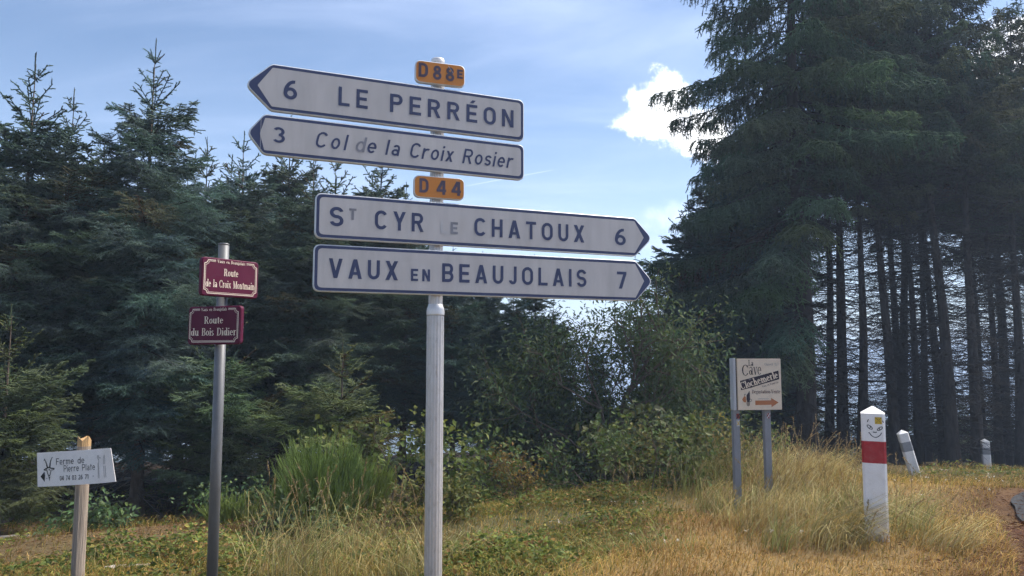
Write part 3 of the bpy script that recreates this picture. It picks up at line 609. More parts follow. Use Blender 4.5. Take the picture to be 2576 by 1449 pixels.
x, y = spot(1700, 10.6); broadleaf('maple_sapling', x, y, 33, [((.02, 0, 1), .55, .01, (0, 0)), ((.5, 0, 1), .4, .008, (0, 0))], 1, .12, 8, (.11, .14, .06), 'small leafy sapling left of the wine cellar sign posts', 'sapling', wid=.8, jit=.1, parts=('stem', 'leaves'), droop=.5)
x, y = spot(985, 10.8); broadleaf('hazel_bush', x, y, 34, [((-.5, 0, 1), .75, .014, (-.3, 0)), ((0, 0, 1), .8, .016, (0, 0)), ((.35, 0, 1), .7, .014, (.25, 0)), ((.8, -.1, 1), .6, .012, (.4, 0))], 2, .085, 11, (.13, .17, .055), 'yellow-green round-leaved bush between the broom and the main signpost', 'bush', wid=.85, jit=.13, parts=('stems', 'leaves'))
x, y = spot(1150, 11.2); broadleaf('hazel_bush', x, y, 35, [((-.2, 0, 1), .8, .014, (-.1, 0)), ((.25, 0, 1), .75, .014, (.1, 0)), ((.6, 0, 1), .55, .012, (.2, 0))], 2, .09, 10, (.115, .155, .055), 'bright leafy bush just right of the main signpost', 'bush', wid=.75, jit=.13, parts=('stems', 'leaves'))
x, y = spot(1305, 10.4); broadleaf('bramble_bush', x, y, 36, [((-.1, 0, 1), .42, .008, (0, 0)), ((.35, 0, 1), .35, .007, (0, 0)), ((-.4, 0, 1), .35, .007, (0, 0))], 2, .06, 9, (.12, .10, .04), 'small yellowing bush standing alone right of the main signpost', 'bush', wid=.5, jit=.1, parts=('stems', 'leaves'))
for i, (qx, Y, sd_, lab, hue, s) in enumerate(((1520, 11.2, 41, 'low green bush at the foot of the ash', (.055, .085, .035), 1.0), (1630, 10.2, 42, 'green rowan-leaved bush in the centre right verge', (.065, .098, .038), 1.05), (1745, 10.8, 43, 'bush with some browned leaves left of the sign posts', (.08, .09, .04), 1.0),
                                        (1830, 12.0, 44, 'leafy bush just behind the left wine cellar sign post', (.07, .095, .038), 1.1), (1240, 13.2, 45, 'dark low bush at the wood edge right of the main signpost', (.045, .07, .035), .9), (600, 10.2, 46, 'dark leafy weed clump right of the galvanised post', (.055, .085, .035), .55),
                                        (255, 9.4, 47, 'small leafy weed beside the wooden farm post', (.07, .11, .05), .42), (1430, 13.4, 48, 'low dark bush between signpost and ash', (.045, .068, .032), .8), (760, 8.1, 49, 'low bramble patch before the broom bush', (.06, .08, .035), .34), (1090, 8.9, 50, 'bramble patch behind the main signpost foot', (.075, .09, .035), .55))):
    x, y = spot(qx, Y); L = .5*s
    hue = tuple(1.45*h_ for h_ in hue)
    broadleaf('bramble_bush', x, y, sd_, [((-.5, 0, 1), L, .009, (-.2*s, 0)), ((.1, .1, 1), L*1.1, .01, (0, 0)), ((.55, 0, 1), L, .009, (.2*s, 0)), ((.9, -.2, .7), L, .008, (.1, 0)), ((-.9, -.2, .7), L, .008, (-.1, 0))], 2, .075, 7, hue, lab, 'bush', wid=.55, jit=.1, parts=('stems', 'leaves'), group='low bushes on the verge')
def broom(x, y, W, H, seed, n, label):
    r = np.random.default_rng(seed); z = float(gz(np.array([x]), np.array([y]))[0]); root = empty('broom_bush', (x, y, z)); tag(root, label, 'bush', 'broom bushes')
    # upright green rods, each splitting twice
    A = []; B = []; ra = []; rb = []; cl = []
    a = r.random(n)*6.283; rr = np.sqrt(r.random(n)); p = np.stack([np.cos(a)*rr*W*.35, np.sin(a)*rr*W*.3, np.full(n, -.05)], 1)
    d = unit(np.stack([np.cos(a)*rr*.42, np.sin(a)*rr*.42, np.ones(n)], 1)+r.normal(0, .17, (n, 3))); L = H*(1-.35*rr**2)*r.uniform(.35, 1.12, n)*(.82+.18*np.sin(a*3+seed))
    hue = np.array([.2, .265, .07])
    for lvl, (f0, f1, k) in enumerate(((0, .45, 1), (.45, 1.0, 5), (.7, 1.02, 7))):
        for j in range(k):
            s0 = p+d*(L*(f0+(.0 if k == 1 else r.uniform(-.15, .1, n))))[:, None]; dd = unit(d+r.normal(0, .13 if k > 1 else .03, (n, 3))+np.array([0, 0, .15])); e = s0+dd*(L*(f1-f0)*(1 if k == 1 else r.uniform(.5, 1.05, n)))[:, None]
            A.append(s0); B.append(e); ra.append(np.full(n, .006 if k == 1 else .005)); rb.append(np.full(n, .004 if k == 1 else .0018)); cl.append(np.repeat(hue*r.uniform(.7, 1.35, (n, 1))*(np.array([.6, .6, .7]) if k == 1 else 1), 3, 0))
    V, F = tubes(np.vstack(A), np.vstack(B), np.concatenate(ra), np.concatenate(rb)); link('stems', np_mesh('broom_stems', V, 4, np.vstack(cl), F=F), M['leaves'], root)
x, y = spot(818, 8.9); broom(x, y, 1.15, 1.12, 51, 520, 'large bright green broom bush behind the left post and main signpost')
x, y = spot(590, 9.4); broom(x, y, .7, .52, 52, 150, 'low green broom tuft just right of the galvanised street plate post')
x, y = spot(900, 9.4); broom(x, y, .9, .95, 53, 320, 'second broom bush leaning against the yellow-green leafy bush')

# ------------------------------------------------------------------ grass and ground cover
def blades(name, r, P, H, lean, w, col, seg3=True):
    n = len(P); az = r.random(n)*6.283; side = np.stack([np.cos(az), np.sin(az), np.zeros(n)], 1)*(w*.5)[:, None]
    up = np.array([0, 0, 1.]); l = lean
    p1 = P+(up*.5+l*.18)*H[:, None]; p2 = P+(up*.86+l*.62)*H[:, None]; tip = P+(up*np.clip(1.02-.3*np.linalg.norm(l, axis=1, keepdims=True), .3, 1)+l*1.15)*H[:, None]
    V = np.stack([P-side, P+side, p1+side*.85, p1-side*.85, p2+side*.55, p2-side*.55, tip], 1).reshape(-1, 3)
    b = np.arange(n)[:, None]*7
    F = np.concatenate([b+np.array([[0, 1, 2]]), b+np.array([[0, 2, 3]]), b+np.array([[3, 2, 4]]), b+np.array([[3, 4, 5]]), b+np.array([[5, 4, 6]])], 1).reshape(-1, 3)
    return np_mesh(name, V, 3, np.repeat(np.clip(col, .004, .7), 5, 0), F=F)
def sample(r, n, y0, y1, pad=.78):
    Y = y0+(y1-y0)*r.random(n)**1.15; X = (r.random(n)*2-1)*(Y*pad+.4); return X, Y
def keep_clear(X, Y): return road_edge_dist(X, Y) < -0.25
def colour_mix(r, n, cols, wts):
    k = r.choice(len(cols), n, p=np.array(wts)/sum(wts)); return np.array(cols)[k]*r.uniform(.7, 1.3, (n, 1))
def grass_all():
    r = np.random.default_rng(61)
    straw = [(.48, .35, .125), (.57, .44, .2), (.38, .27, .105), (.31, .285, .09), (.41, .27, .115)]
    green = [(.13, .15, .035), (.18, .18, .04), (.24, .195, .055), (.1, .125, .035), (.32, .23, .075)]
    # short turf everywhere on the verge
    X, Y = sample(r, 120000, 4.2, 15); ok = keep_clear(X, Y); X, Y = X[ok], Y[ok]
    dry = dryness(X, Y); left = sst(-X, .8, 2.2)*sst(Y, 6.0, 8.0); dens = np.clip(.8-.55*left-.5*sst(Y, 11, 14)*(X < 3), .1, 1); ok = r.random(len(X)) < dens; X, Y, dry = X[ok], Y[ok], dry[ok]
    n = len(X); P = np.stack([X, Y, gz(X, Y)-.01], 1); isdry = r.random(n) < (.25+.6*dry)
    far = sst(X, 3.8, 5.2)*sst(Y, 9.2, 11); isdry &= ~((r.random(n) < .5) & (far > .3))
    col = np.where(isdry[:, None], colour_mix(r, n, straw, (4, 2, 3, 2, 1)), colour_mix(r, n, green, (2, 3, 3, 2, 2)))
    patch = lump(X, Y, 2.1, 1.0); H = (.05+.13*patch*r.random(n)+.04*r.random(n))*(1-.2*sst(X, .8, 2.0)*(1-sst(Y, 6.2, 7.2)))
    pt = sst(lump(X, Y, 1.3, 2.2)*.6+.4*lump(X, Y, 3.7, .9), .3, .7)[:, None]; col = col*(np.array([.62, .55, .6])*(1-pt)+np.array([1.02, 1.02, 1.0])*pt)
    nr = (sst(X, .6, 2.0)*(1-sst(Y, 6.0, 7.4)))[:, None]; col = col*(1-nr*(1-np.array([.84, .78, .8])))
    lean = np.stack([.35+r.normal(0, .55, n), -.1+r.normal(0, .5, n), np.zeros(n)], 1)
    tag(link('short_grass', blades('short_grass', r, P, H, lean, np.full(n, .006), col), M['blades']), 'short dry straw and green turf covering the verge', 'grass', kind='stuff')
    # tall dry grass on the bank round the milestone and the wine cellar sign
    pts = []; 
    def clump(cx, cy, rad, n, h0, h1, lx=.45, ly=-.1, cols=straw, w=(4, 3, 2, 1, 1), ls=.3):
        a = r.random(n)*6.283; q = np.sqrt(r.random(n))*rad; x = cx+np.cos(a)*q; y = cy+np.sin(a)*q
        tone = np.array([(1, 1, 1), (.8, .82, .8), (1.05, .95, .85), (.62, .78, .62), (1.12, 1.08, 1.05)][r.integers(5)]); lx += r.normal(0, .3); ly += r.normal(0, .35)
        pts.append((x, y, (h0+(h1*1.15-h0)*r.random(n)**1.7)*(1-.25*(q/rad)**2), np.stack([lx+r.normal(0, ls, n), ly+r.normal(0, ls, n), np.zeros(n)], 1), colour_mix(r, n, cols, w)*tone))
    for k in range(120):
        cx = r.uniform(2.15, 4.4); cy = r.uniform(6.4, 11.0)
        if cx > .69*cy-1.1 and cy < 7.5: continue
        if cx < .28*cy-.3: continue
        if abs(cx-3.24) < .32 and 5.8 < cy < 6.65: continue
        clump(cx, cy, r.uniform(.12, .3), 70, .1, .44, lx=r.uniform(.1, .6), ls=.45)
    for (cx, cy, rad, n, a, b) in ((2.72, 8.85, .3, 150, .2, .45), (3.15, 8.9, .35, 330, .3, .66), (3.5, 9.3, .4, 260, .3, .62), (2.95, 6.75, .35, 340, .22, .5), (3.55, 6.95, .3, 240, .22, .45), (3.62, 6.35, .22, 200, .15, .36), (2.7, 7.6, .4, 300, .22, .5), (3.9, 10, .4, 200, .25, .5), (4.5, 11.2, .6, 220, .2, .45), (3.2, 10.6, .7, 340, .3, .7), (4.2, 12, .8, 300, .3, .6), (2.6, 9.9, .5, 220, .25, .6)):
        clump(cx, cy, rad, n, a, b, lx=.6)
    # tall stalks in the left and middle foreground
    for (cx, cy, rad, n, a, b) in ((-1.75, 5.7, .3, 130, .2, .62), (-1.45, 5.55, .3, 170, .2, .6), (-1.1, 5.7, .35, 170, .2, .5), (-.75, 5.6, .25, 160, .2, .42), (-.62, 6.2, .3, 150, .2, .45), (-1.9, 6.4, .4, 90, .3, .75), (-1.5, 6.5, .4, 100, .3, .8), (-2.35, 6.2, .3, 60, .15, .4), (-2.9, 6.1, .5, 50, .1, .3), (-1.2, 7.3, .5, 110, .25, .6), (-2.3, 8.8, .5, 80, .25, .55), (-2.9, 9.4, .6, 70, .25, .5), (.3, 5.8, .5, 130, .1, .26), (1.1, 6.4, .6, 160, .12, .3), (-.2, 7.0, .6, 110, .15, .4)):
        clump(cx, cy, rad, n, a, b, lx=r.uniform(-.25, .35), ls=.42, w=(4, 3, 2, 3, 1))
    x = np.concatenate([p[0] for p in pts]); y = np.concatenate([p[1] for p in pts]); H = np.concatenate([p[2] for p in pts]); ln = np.vstack([p[3] for p in pts]); cl = np.vstack([p[4] for p in pts])
    ok = keep_clear(x, y) & ~((np.abs(x-3.22) < .16) & (y < 6.75) & (y > 6.0)); x, y, H, ln, cl = x[ok], y[ok], H[ok], ln[ok], cl[ok]; n = len(x)
    P = np.stack([x, y, gz(x, y)-.01], 1)
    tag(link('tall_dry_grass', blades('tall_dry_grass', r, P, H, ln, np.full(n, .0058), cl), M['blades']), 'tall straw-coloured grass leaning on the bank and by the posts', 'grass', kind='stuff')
    # seed heads: long stalks with a short feathery panicle
    spots_ = [(r.uniform(-2.1, -.7), r.uniform(5.4, 7.2), r.uniform(.55, .95)) for _ in range(34)]+[(r.uniform(-3.2, -1.5), r.uniform(8.2, 9.8), r.uniform(.45, .75)) for _ in range(26)]+[(r.uniform(2.6, 4.2), r.uniform(8.2, 10.5), r.uniform(.5, .85)) for _ in range(150)]+[(r.uniform(1.2, 2.8), r.uniform(7.5, 10.5), r.uniform(.3, .6)) for _ in range(40)]+[(r.uniform(2.9, 3.6), r.uniform(6.2, 6.6), r.uniform(.3, .8)) for _ in range(14)]
    S0 = []; S1 = []; R = []; LP = []; LD = []
    for (x, y, h) in spots_:
        z = float(gz(np.array([x]), np.array([y]))[0]); p = np.array([x, y, z]); d = unit(np.array([[r.normal(.12, .22), r.normal(0, .22), 1.]]))[0]; bend = np.array([r.normal(.15, .5), r.normal(0, .4), -.3*r.random()])
        for k in range(7):
            q = p+d*h/7; S0.append(p); S1.append(q); R.append(.0032-.0002*k)
            if k >= 5:
                for _ in range(16): LP.append(p+(q-p)*r.random()); LD.append(d+r.normal(0, .35, 3))
            p = q; d = unit((d+bend*.16*k/3)[None])[0]
    V, F = tubes(S0, S1, R, np.array(R)*.9); c1 = np.repeat(colour_mix(r, len(S0), [(.38, .27, .12), (.3, .24, .09)], (1, 1)), 3, 0)
    me = np_mesh('grass_stalks', V, 4, c1, F=F); tag(link('grass_stalks', me, M['blades']), 'tall single grass stalks rising above the verge', 'grass', kind='stuff')
    n = len(LP); me = leaf_mesh('grass_seed_heads', r, np.array(LP), np.array(LD), .03, colour_mix(r, n, [(.42, .3, .17), (.33, .24, .12)], (1, 1)), .2, 0.0)
    tag(link('grass_seed_heads', me, M['blades']), 'feathery dry seed heads on the grass stalks', 'grass', kind='stuff')
    # leafy ground cover in the middle: bramble and weeds on low hummocks
    X, Y = sample(r, 185000, 5.0, 14.5, .75); ok = keep_clear(X, Y); X, Y = X[ok], Y[ok]
    f = (1-dryness(X, Y))*(1-.8*sst(-X, 1.3, 2.6)*sst(Y, 6.2, 7.6))*sst(lump(X, Y, 1.6, .4)+.35*lump(X, Y, 4.3, 1.7), .35, .75)
    f = np.clip(f+.35*(X < -1.9)*(Y < 7.2)*sst(lump(X, Y, 3.2, 2.0), .4, .7), 0, 1)
    ok = r.random(len(X)) < f; X, Y = X[ok], Y[ok]; n = len(X)
    hum = .02+.34*sst(lump(X, Y, 2.3, 1.1), .3, .9)*sst(lump(X, Y, 5.1, .2), .1, .8)*(1-.6*sst(X, -.6, .6)*(Y < 7)); P = np.stack([X, Y, gz(X, Y)+hum*r.random(n)**.6], 1)
    D = np.stack([r.normal(0, .8, n), r.normal(-.25, .8, n), np.abs(r.normal(.25, .4, n))], 1)
    col = colour_mix(r, n, [(.115, .15, .035), (.15, .175, .04), (.22, .195, .05), (.085, .12, .035), (.25, .15, .06), (.35, .22, .09)], (4, 4, 3, 3, 1.6, .7))*(.65+.7*lump(X, Y, 2.7, 3.0))[:, None]
    tag(link('ground_cover', leaf_mesh('ground_cover', r, P, D, .055, col, .55, .1), M['leaves']), 'bramble and weed leaves carpeting the middle of the verge', 'weeds', kind='stuff')
    # fallen needles, twigs and straw on the bare soil
    X, Y = sample(r, 60000, 5.0, 14, .75); rd = road_edge_dist(X, Y); w = np.clip(sst(-X, .9, 2.2)*sst(Y, 5.4, 7.4)*.9+sst(rd, -1.3, -.2)*(rd < .6)+.12, 0, 1); ok = (r.random(len(X)) < w) & (rd < .22); X, Y, rd = X[ok], Y[ok], rd[ok]; n = len(X)
    P = np.stack([X, Y, gz(X, Y)+np.where(rd > 0, .036, .008)+.02*r.random(n)*(rd < 0)], 1); D = np.stack([r.normal(0, 1, n), r.normal(0, 1, n), r.normal(0.05, .12, n)], 1)
    nearroad = rd > -1.3
    col = np.where(nearroad[:, None], colour_mix(r, n, [(.14, .06, .03), (.09, .04, .025), (.2, .1, .05)], (4, 3, 1)), colour_mix(r, n, [(.25, .13, .06), (.17, .1, .05), (.33, .22, .12), (.12, .07, .04)], (3, 3, 2, 2)))
    tag(link('needle_litter', leaf_mesh('needle_litter', r, P, D, .055, col, .11, 0.0), M['blades']), 'red-brown fallen needles and straw on the bare soil and road edge', 'litter', kind='stuff')
    # small white flowers
    n = 46; x = np.concatenate([r.uniform(4.4, 6.3, 30), r.uniform(-.5, 2.5, 16)]); y = np.concatenate([r.uniform(8.4, 11.5, 30), r.uniform(6, 9.5, 16)]); P = np.stack([x, y, gz(x, y)+r.uniform(.1, .2, n)], 1)
    P = np.repeat(P, 5, 0)+r.normal(0, .006, (n*5, 3)); D = np.stack([r.normal(0, 1, n*5), r.normal(0, 1, n*5), np.full(n*5, .3)], 1)
    tag(link('wild_flowers', leaf_mesh('wild_flowers', r, P, D, .022, np.tile(np.array([[.6, .6, .55]]), (n*5, 1)), .7, 0), M['leaves']), 'tiny white flowers dotted over the verge', 'flowers', kind='stuff')
grass_all()

# ------------------------------------------------------------------ lettering: strokes drawn as flat shapes
class Ink:
    """flat shapes in local x,z; every shape on its own hair-thin layer so that none share a plane"""
    def __init__(s): s.V = []; s.F = []; s.k = 0
    def poly(s, pts):
        b = len(s.V); y = -s.k*0.00004; s.k = (s.k+1) % 16
        s.V += [(p[0], y, p[1]) for p in pts]; s.F.append(tuple(range(b, b+len(pts))))
    def strip(s, A, B):
        y = -s.k*0.00004; s.k = (s.k+1) % 16; b = len(s.V); n = len(A)
        for p, q in zip(A, B): s.V += [(p[0], y, p[1]), (q[0], y, q[1])]
        for i in range(n-1): s.F.append((b+2*i, b+2*i+2, b+2*i+3, b+2*i+1))
    def ring(s, cx, cz, rx, rz, tx, tz, a0, a1):
        n = max(4, int(abs(a1-a0)/14)); an = [math.radians(a0+(a1-a0)*i/n) for i in range(n+1)]
        s.strip([(cx+rx*math.cos(a), cz+rz*math.sin(a)) for a in an], [(cx+(rx-tx)*math.cos(a), cz+(rz-tz)*math.sin(a)) for a in an])
    def line(s, pts, w):
        P = [Vector(p) for p in pts]; A = []; B = []
        for i, p in enumerate(P):
            d = (P[min(i+1, len(P)-1)]-P[max(i-1, 0)]).normalized(); nn = Vector((-d.y, d.x))*w/2; A.append(p+nn); B.append(p-nn)
        s.strip(A, B)
    def build(s, name, mat, parent, y): 
        o = link(name, pmesh(name, s.V, s.F), mat, parent); o.location = (0, y, 0); return o
def sans(ch, s=0.17):
    """shapes of one grotesque letter, cap height 1: R rectangle, P slanted bar, E ring piece; returns list, width"""
    R = lambda a, b, c, d: ('R', a, b, c, d); P = lambda x0, z0, x1, z1, h=1.12: ('P', x0, z0, x1, z1, s*h); E = lambda cx, cz, rx, rz, a0, a1: ('E', cx, cz, rx, rz, s, s, a0, a1)
    S = lambda w, h, z0=0: [E(w/2, z0+h-.5*h*.585, w/2, .5*h*.585, 15, 270), E(w/2, z0+.5*h*.585, w/2, .5*h*.585, -165, 90)]
    xh = .72
    D = {
    'L': ([R(0, 0, s, 1), R(s, 0, .56, s)], .56), 'E': ([R(0, 0, s, 1), R(s, 1-s, .58, 1), R(s, .5-s/2, .53, .5+s/2), R(s, 0, .58, s)], .58), 'F': ([R(0, 0, s, 1), R(s, 1-s, .56, 1), R(s, .5-s/2, .5, .5+s/2)], .56),
    'É': ([R(0, 0, s, 1), R(s, 1-s, .58, 1), R(s, .5-s/2, .53, .5+s/2), R(s, 0, .58, s), P(.27, 1.08, .4, 1.25)], .58),
    'P': ([R(0, 0, s, 1), R(s, 1-s, .35, 1), R(s, .42, .35, .42+s), E(.35, .71, .27, .29, -90, 90)], .62), 'R': ([R(0, 0, s, 1), R(s, 1-s, .35, 1), R(s, .42, .35, .42+s), E(.35, .71, .27, .29, -90, 90), P(.56, 0, .36, .44)], .66),
    'O': ([E(.33, .66, .33, .34, 0, 180), R(0, .34, s, .66), R(.66-s, .34, .66, .66), E(.33, .34, .33, .34, 180, 360)], .66), '0': ([E(.28, .7, .28, .3, 0, 180), R(0, .3, s, .7), R(.56-s, .3, .56, .7), E(.28, .3, .28, .3, 180, 360)], .56),
    'N': ([R(0, 0, s, 1), R(.64-s, 0, .64, 1), P(.64-s/2, 0, s/2, 1)], .64), 'S': (S(.62, 1), .62), 'T': ([R(0, 1-s, .6, 1), R(.3-s/2, 0, .3+s/2, 1-s)], .6),
    'C': ([E(.33, .66, .33, .34, 28, 180), R(0, .34, s, .66), E(.33, .34, .33, .34, 180, 332)], .64), 'Y': ([P(.33, .42, .09, 1), P(.33, .42, .57, 1), R(.33-s/2, 0, .33+s/2, .46)], .66),
    'H': ([R(0, 0, s, 1), R(.62-s, 0, .62, 1), R(s, .5-s/2, .62-s, .5+s/2)], .62), 'A': ([P(.09, 0, .34, 1), P(.59, 0, .34, 1), R(.17, .2, .51, .2+s*.9)], .68),
    'U': ([R(0, .33, s, 1), R(.62-s, .33, .62, 1), E(.31, .33, .31, .33, 180, 360)], .62), 'X': ([P(.09, 0, .55, 1, 1.25), P(.55, 0, .09, 1, 1.25)], .64), 'V': ([P(.34, 0, .09, 1), P(.34, 0, .59, 1)], .68),
    'B': ([R(0, 0, s, 1), R(s, 1-s, .36, 1), R(s, .5-s/2, .36, .5+s/2), R(s, 0, .36, s), E(.36, .71+.0, .25, .29, -90, 90), E(.36, .29, .27, .29, -90, 90)], .63), 'J': ([R(.46-s, .25, .46, 1), E(.23, .25, .23, .25, 190, 360)], .46), 'I': ([R(0, 0, s, 1)], s),
    'D': ([R(0, 0, s, 1), R(s, 1-s, .32, 1), R(s, 0, .32, s), E(.32, .62, .32, .38, 0, 90), E(.32, .38, .32, .38, -90, 0), R(.64-s, .38, .64, .62)], .64),
    '6': ([E(.3, .31, .3, .31, 0, 360), E(.46, .31, .46, .69, 84, 180)], .6), '3': ([E(.28, .72, .27, .28, -90, 150), E(.28, .29, .29, .29, -150, 90)], .57), '7': ([R(0, 1-s, .56, 1), P(.2, 0, .46, 1-s)], .56),
    '8': ([E(.3, .735, .26, .265, 0, 360), E(.3, .29, .3, .29, 0, 360)], .6), '4': ([R(.37, 0, .37+s, 1), R(0, .2, .62, .2+s*.95), P(.09, .3, .42, 1)], .62), '2': ([E(.28, .7, .28, .3, -20, 165), P(.1, s*.8, .46, .6), R(0, 0, .56, s)], .56), '1': ([R(.2, 0, .2+s, 1), P(.08, .74, .24, 1)], .3+s*.3),
    'o': ([E(.27, xh/2, .27, xh/2, 0, 360)], .54), 'l': ([R(0, 0, s, 1)], s), 'i': ([R(0, 0, s, xh), R(0, .86, s, 1)], s), 'd': ([E(.27, xh/2, .27, xh/2, 60, 300), E(.27, xh/2, .27, xh/2, -60, 60), R(.54-s, 0, .54, 1)], .54),
    'e': ([E(.27, xh/2, .27, xh/2, 0, 318), R(s*.6, xh/2-s*.42, .54-s*.1, xh/2+s*.42)], .54), 'a': ([E(.24, .22, .24, .22, 0, 360), R(.5-s, 0, .5, .5), E(.26, .48, .24, .24, 0, 150)], .5), 'r': ([R(0, 0, s, xh), E(.3, .42, .28, .3, 60, 170)], .4),
    'x': ([P(.07, 0, .42, xh, 1.2), P(.42, 0, .07, xh, 1.2)], .5), 's': (S(.46, xh), .46), 'm': ([R(0, 0, s, xh), E(.22, xh-.24, .2, .24, 0, 170), R(.42-s, 0, .42, xh-.22), E(.58, xh-.24, .2, .24, 0, 170), R(.78-s, 0, .78, xh-.22)], .78), 't': ([R(.12, .0, .12+s, .95), R(0, xh-s, .34, xh)], .34),
    '-': ([R(0, .33, .22, .33+s)], .22),
    }
    return D.get(ch, ([], .3))
def serif(ch, s=0.14):
    """book-face letters: thick stems, thin bars with feet"""
    h = s*.36; xh = .66; f = .07
    R = lambda a, b, c, d: ('R', a, b, c, d); P = lambda x0, z0, x1, z1, w=s: ('P', x0, z0, x1, z1, w); E = lambda cx, cz, rx, rz, a0, a1, tx=s*.95, tz=h: ('E', cx, cz, rx, rz, tx, tz, a0, a1)
    def stem(x, z0, z1, top=True, bot=True):
        o = [R(x, z0, x+s, z1)]
        if bot: o.append(R(x-f, z0, x+s+f, z0+h))
        if top: o.append(R(x-f, z1-h, x+(s if top == 'l' else s+f), z1))
        return o
    D = {
    'V': ([P(.36, 0, .12, 1), P(.36, 0, .62, 1, h*1.3), R(0, 1-h, .28, 1), R(.5, 1-h, .74, 1)], .74), 'v': ([P(.28, 0, .1, xh), P(.28, 0, .46, xh, h*1.3), R(0, xh-h, .22, xh), R(.36, xh-h, .56, xh)], .56),
    'x': ([P(.44, 0, .1, xh), P(.08, 0, .42, xh, h*1.3), R(0, 0, .18, h), R(.34, 0, .54, h), R(0, xh-h, .2, xh), R(.34, xh-h, .52, xh)], .54),
    'a': ([E(.2, .19, .2, .2, 0, 360), R(.36, .04, .36+s, .46), R(.36, 0, .56, h), E(.26, .44, .24, .22, 0, 150)], .56), 'u': (stem(.07, .1, xh, 'l', False)+stem(.42, 0, xh, 'l')+[E(.28, .2, .2, .2, 180, 350)], .66),
    'n': (stem(.07, 0, xh, 'l')+[E(.3, .42, .2, .24, 0, 170)]+stem(.42-.02, 0, .44, False), .64), 'm': (stem(.07, 0, xh, 'l')+[E(.3, .42, .2, .24, 0, 170)]+stem(.4, 0, .44, False)+[E(.63, .42, .2, .24, 0, 170)]+stem(.73, 0, .44, False), .97),
    'e': ([E(.26, xh/2, .26, xh/2, 0, 320), R(.06, .36, .5, .36+h)], .52), 'o': ([E(.27, xh/2, .27, xh/2, 0, 360)], .54), 'c': ([E(.26, xh/2, .26, xh/2, 40, 320)], .5), 'l': (stem(.07, 0, 1, 'l'), .3), 'i': (stem(.07, 0, xh, 'l')+[R(.07, .84, .07+s, .98)], .3),
    'j': ([R(.1, -.1, .1+s, xh), R(.02, xh-h, .1, xh), R(.1, .84, .1+s, .98), E(0, -.1, .1+s, .16, -120, 0)], .3), 's': ([E(.2, .49, .2, .17, 30, 270), E(.2, .175, .2, .18, -150, 90)], .42), 't': ([R(.1, .08, .1+s, .86), R(0, xh-h, .36, xh), E(.26, .12, .16, .12, 180, 320)], .38),
    'd': ([E(.24, xh/2, .24, xh/2, 0, 360), R(.4, 0, .4+s, 1), R(.3, 1-h, .4, 1), R(.4, 0, .62, h)], .62), 'h': (stem(.07, 0, 1, 'l')+[E(.3, .42, .2, .24, 0, 170)]+stem(.4, 0, .44, False), .64), 'r': (stem(.07, 0, xh, 'l')+[E(.34, .44, .2, .22, 50, 160)], .46),
    'g': ([E(.24, .44, .22, .22, 0, 360), E(.25, -.08, .25, .17, 0, 360), R(.38, .58, .54, .58+h*1.4)], .54), 'y': ([P(.28, 0, .1, xh), P(.18, -.25, .46, xh, h*1.3), R(0, xh-h, .22, xh), R(.36, xh-h, .56, xh)], .56),
    'B': (stem(.07, 0, 1, 'l')+[R(.07, 1-h, .38, 1), R(.1, .5-h/2, .38, .5+h/2), R(.07, 0, .38, h), E(.38, .75, .22, .25, -90, 90), E(.38, .25, .26, .25, -90, 90)], .66), 'R': (stem(.07, 0, 1, 'l')+[R(.07, 1-h, .38, 1), R(.1, .47, .38, .47+h), E(.38, .735, .24, .265, -90, 90), P(.62, 0, .38, .48), R(.52, 0, .76, h)], .76),
    'C': ([E(.38, .5, .38, .5, 40, 325), R(.64, .68, .64+h, .98)], .72), 'D': (stem(.07, 0, 1, 'l')+[R(.07, 1-h, .36, 1), R(.07, 0, .36, h), E(.34, .5, .38, .5, -90, 90)], .74), 'M': ([R(.1, 0, .1+h, 1), R(0, 0, .24, h), R(0, 1-h, .2, 1), P(.46, .02, .17, 1), P(.46, .02, .76, 1, h*1.3)]+stem(.72, 0, 1), .95),
    'L': (stem(.07, 0, 1)+[R(.07, 0, .56, h), R(.56-h, 0, .56, .26)], .6), 'O': ([E(.38, .5, .38, .5, 0, 360)], .76), 'é': ([E(.26, xh/2, .26, xh/2, 0, 320), R(.06, .36, .5, .36+h), P(.24, .76, .36, .98, h*1.6)], .52), '7': ([R(0, 1-s*.7, .5, 1), P(.2, 0, .46, 1-h)], .5), '-': ([R(0, .28, .26, .28+h*1.3)], .26), '/': ([P(0, -.1, .3, 1, h)], .3),
    }
    return D.get(ch, ([], .28))
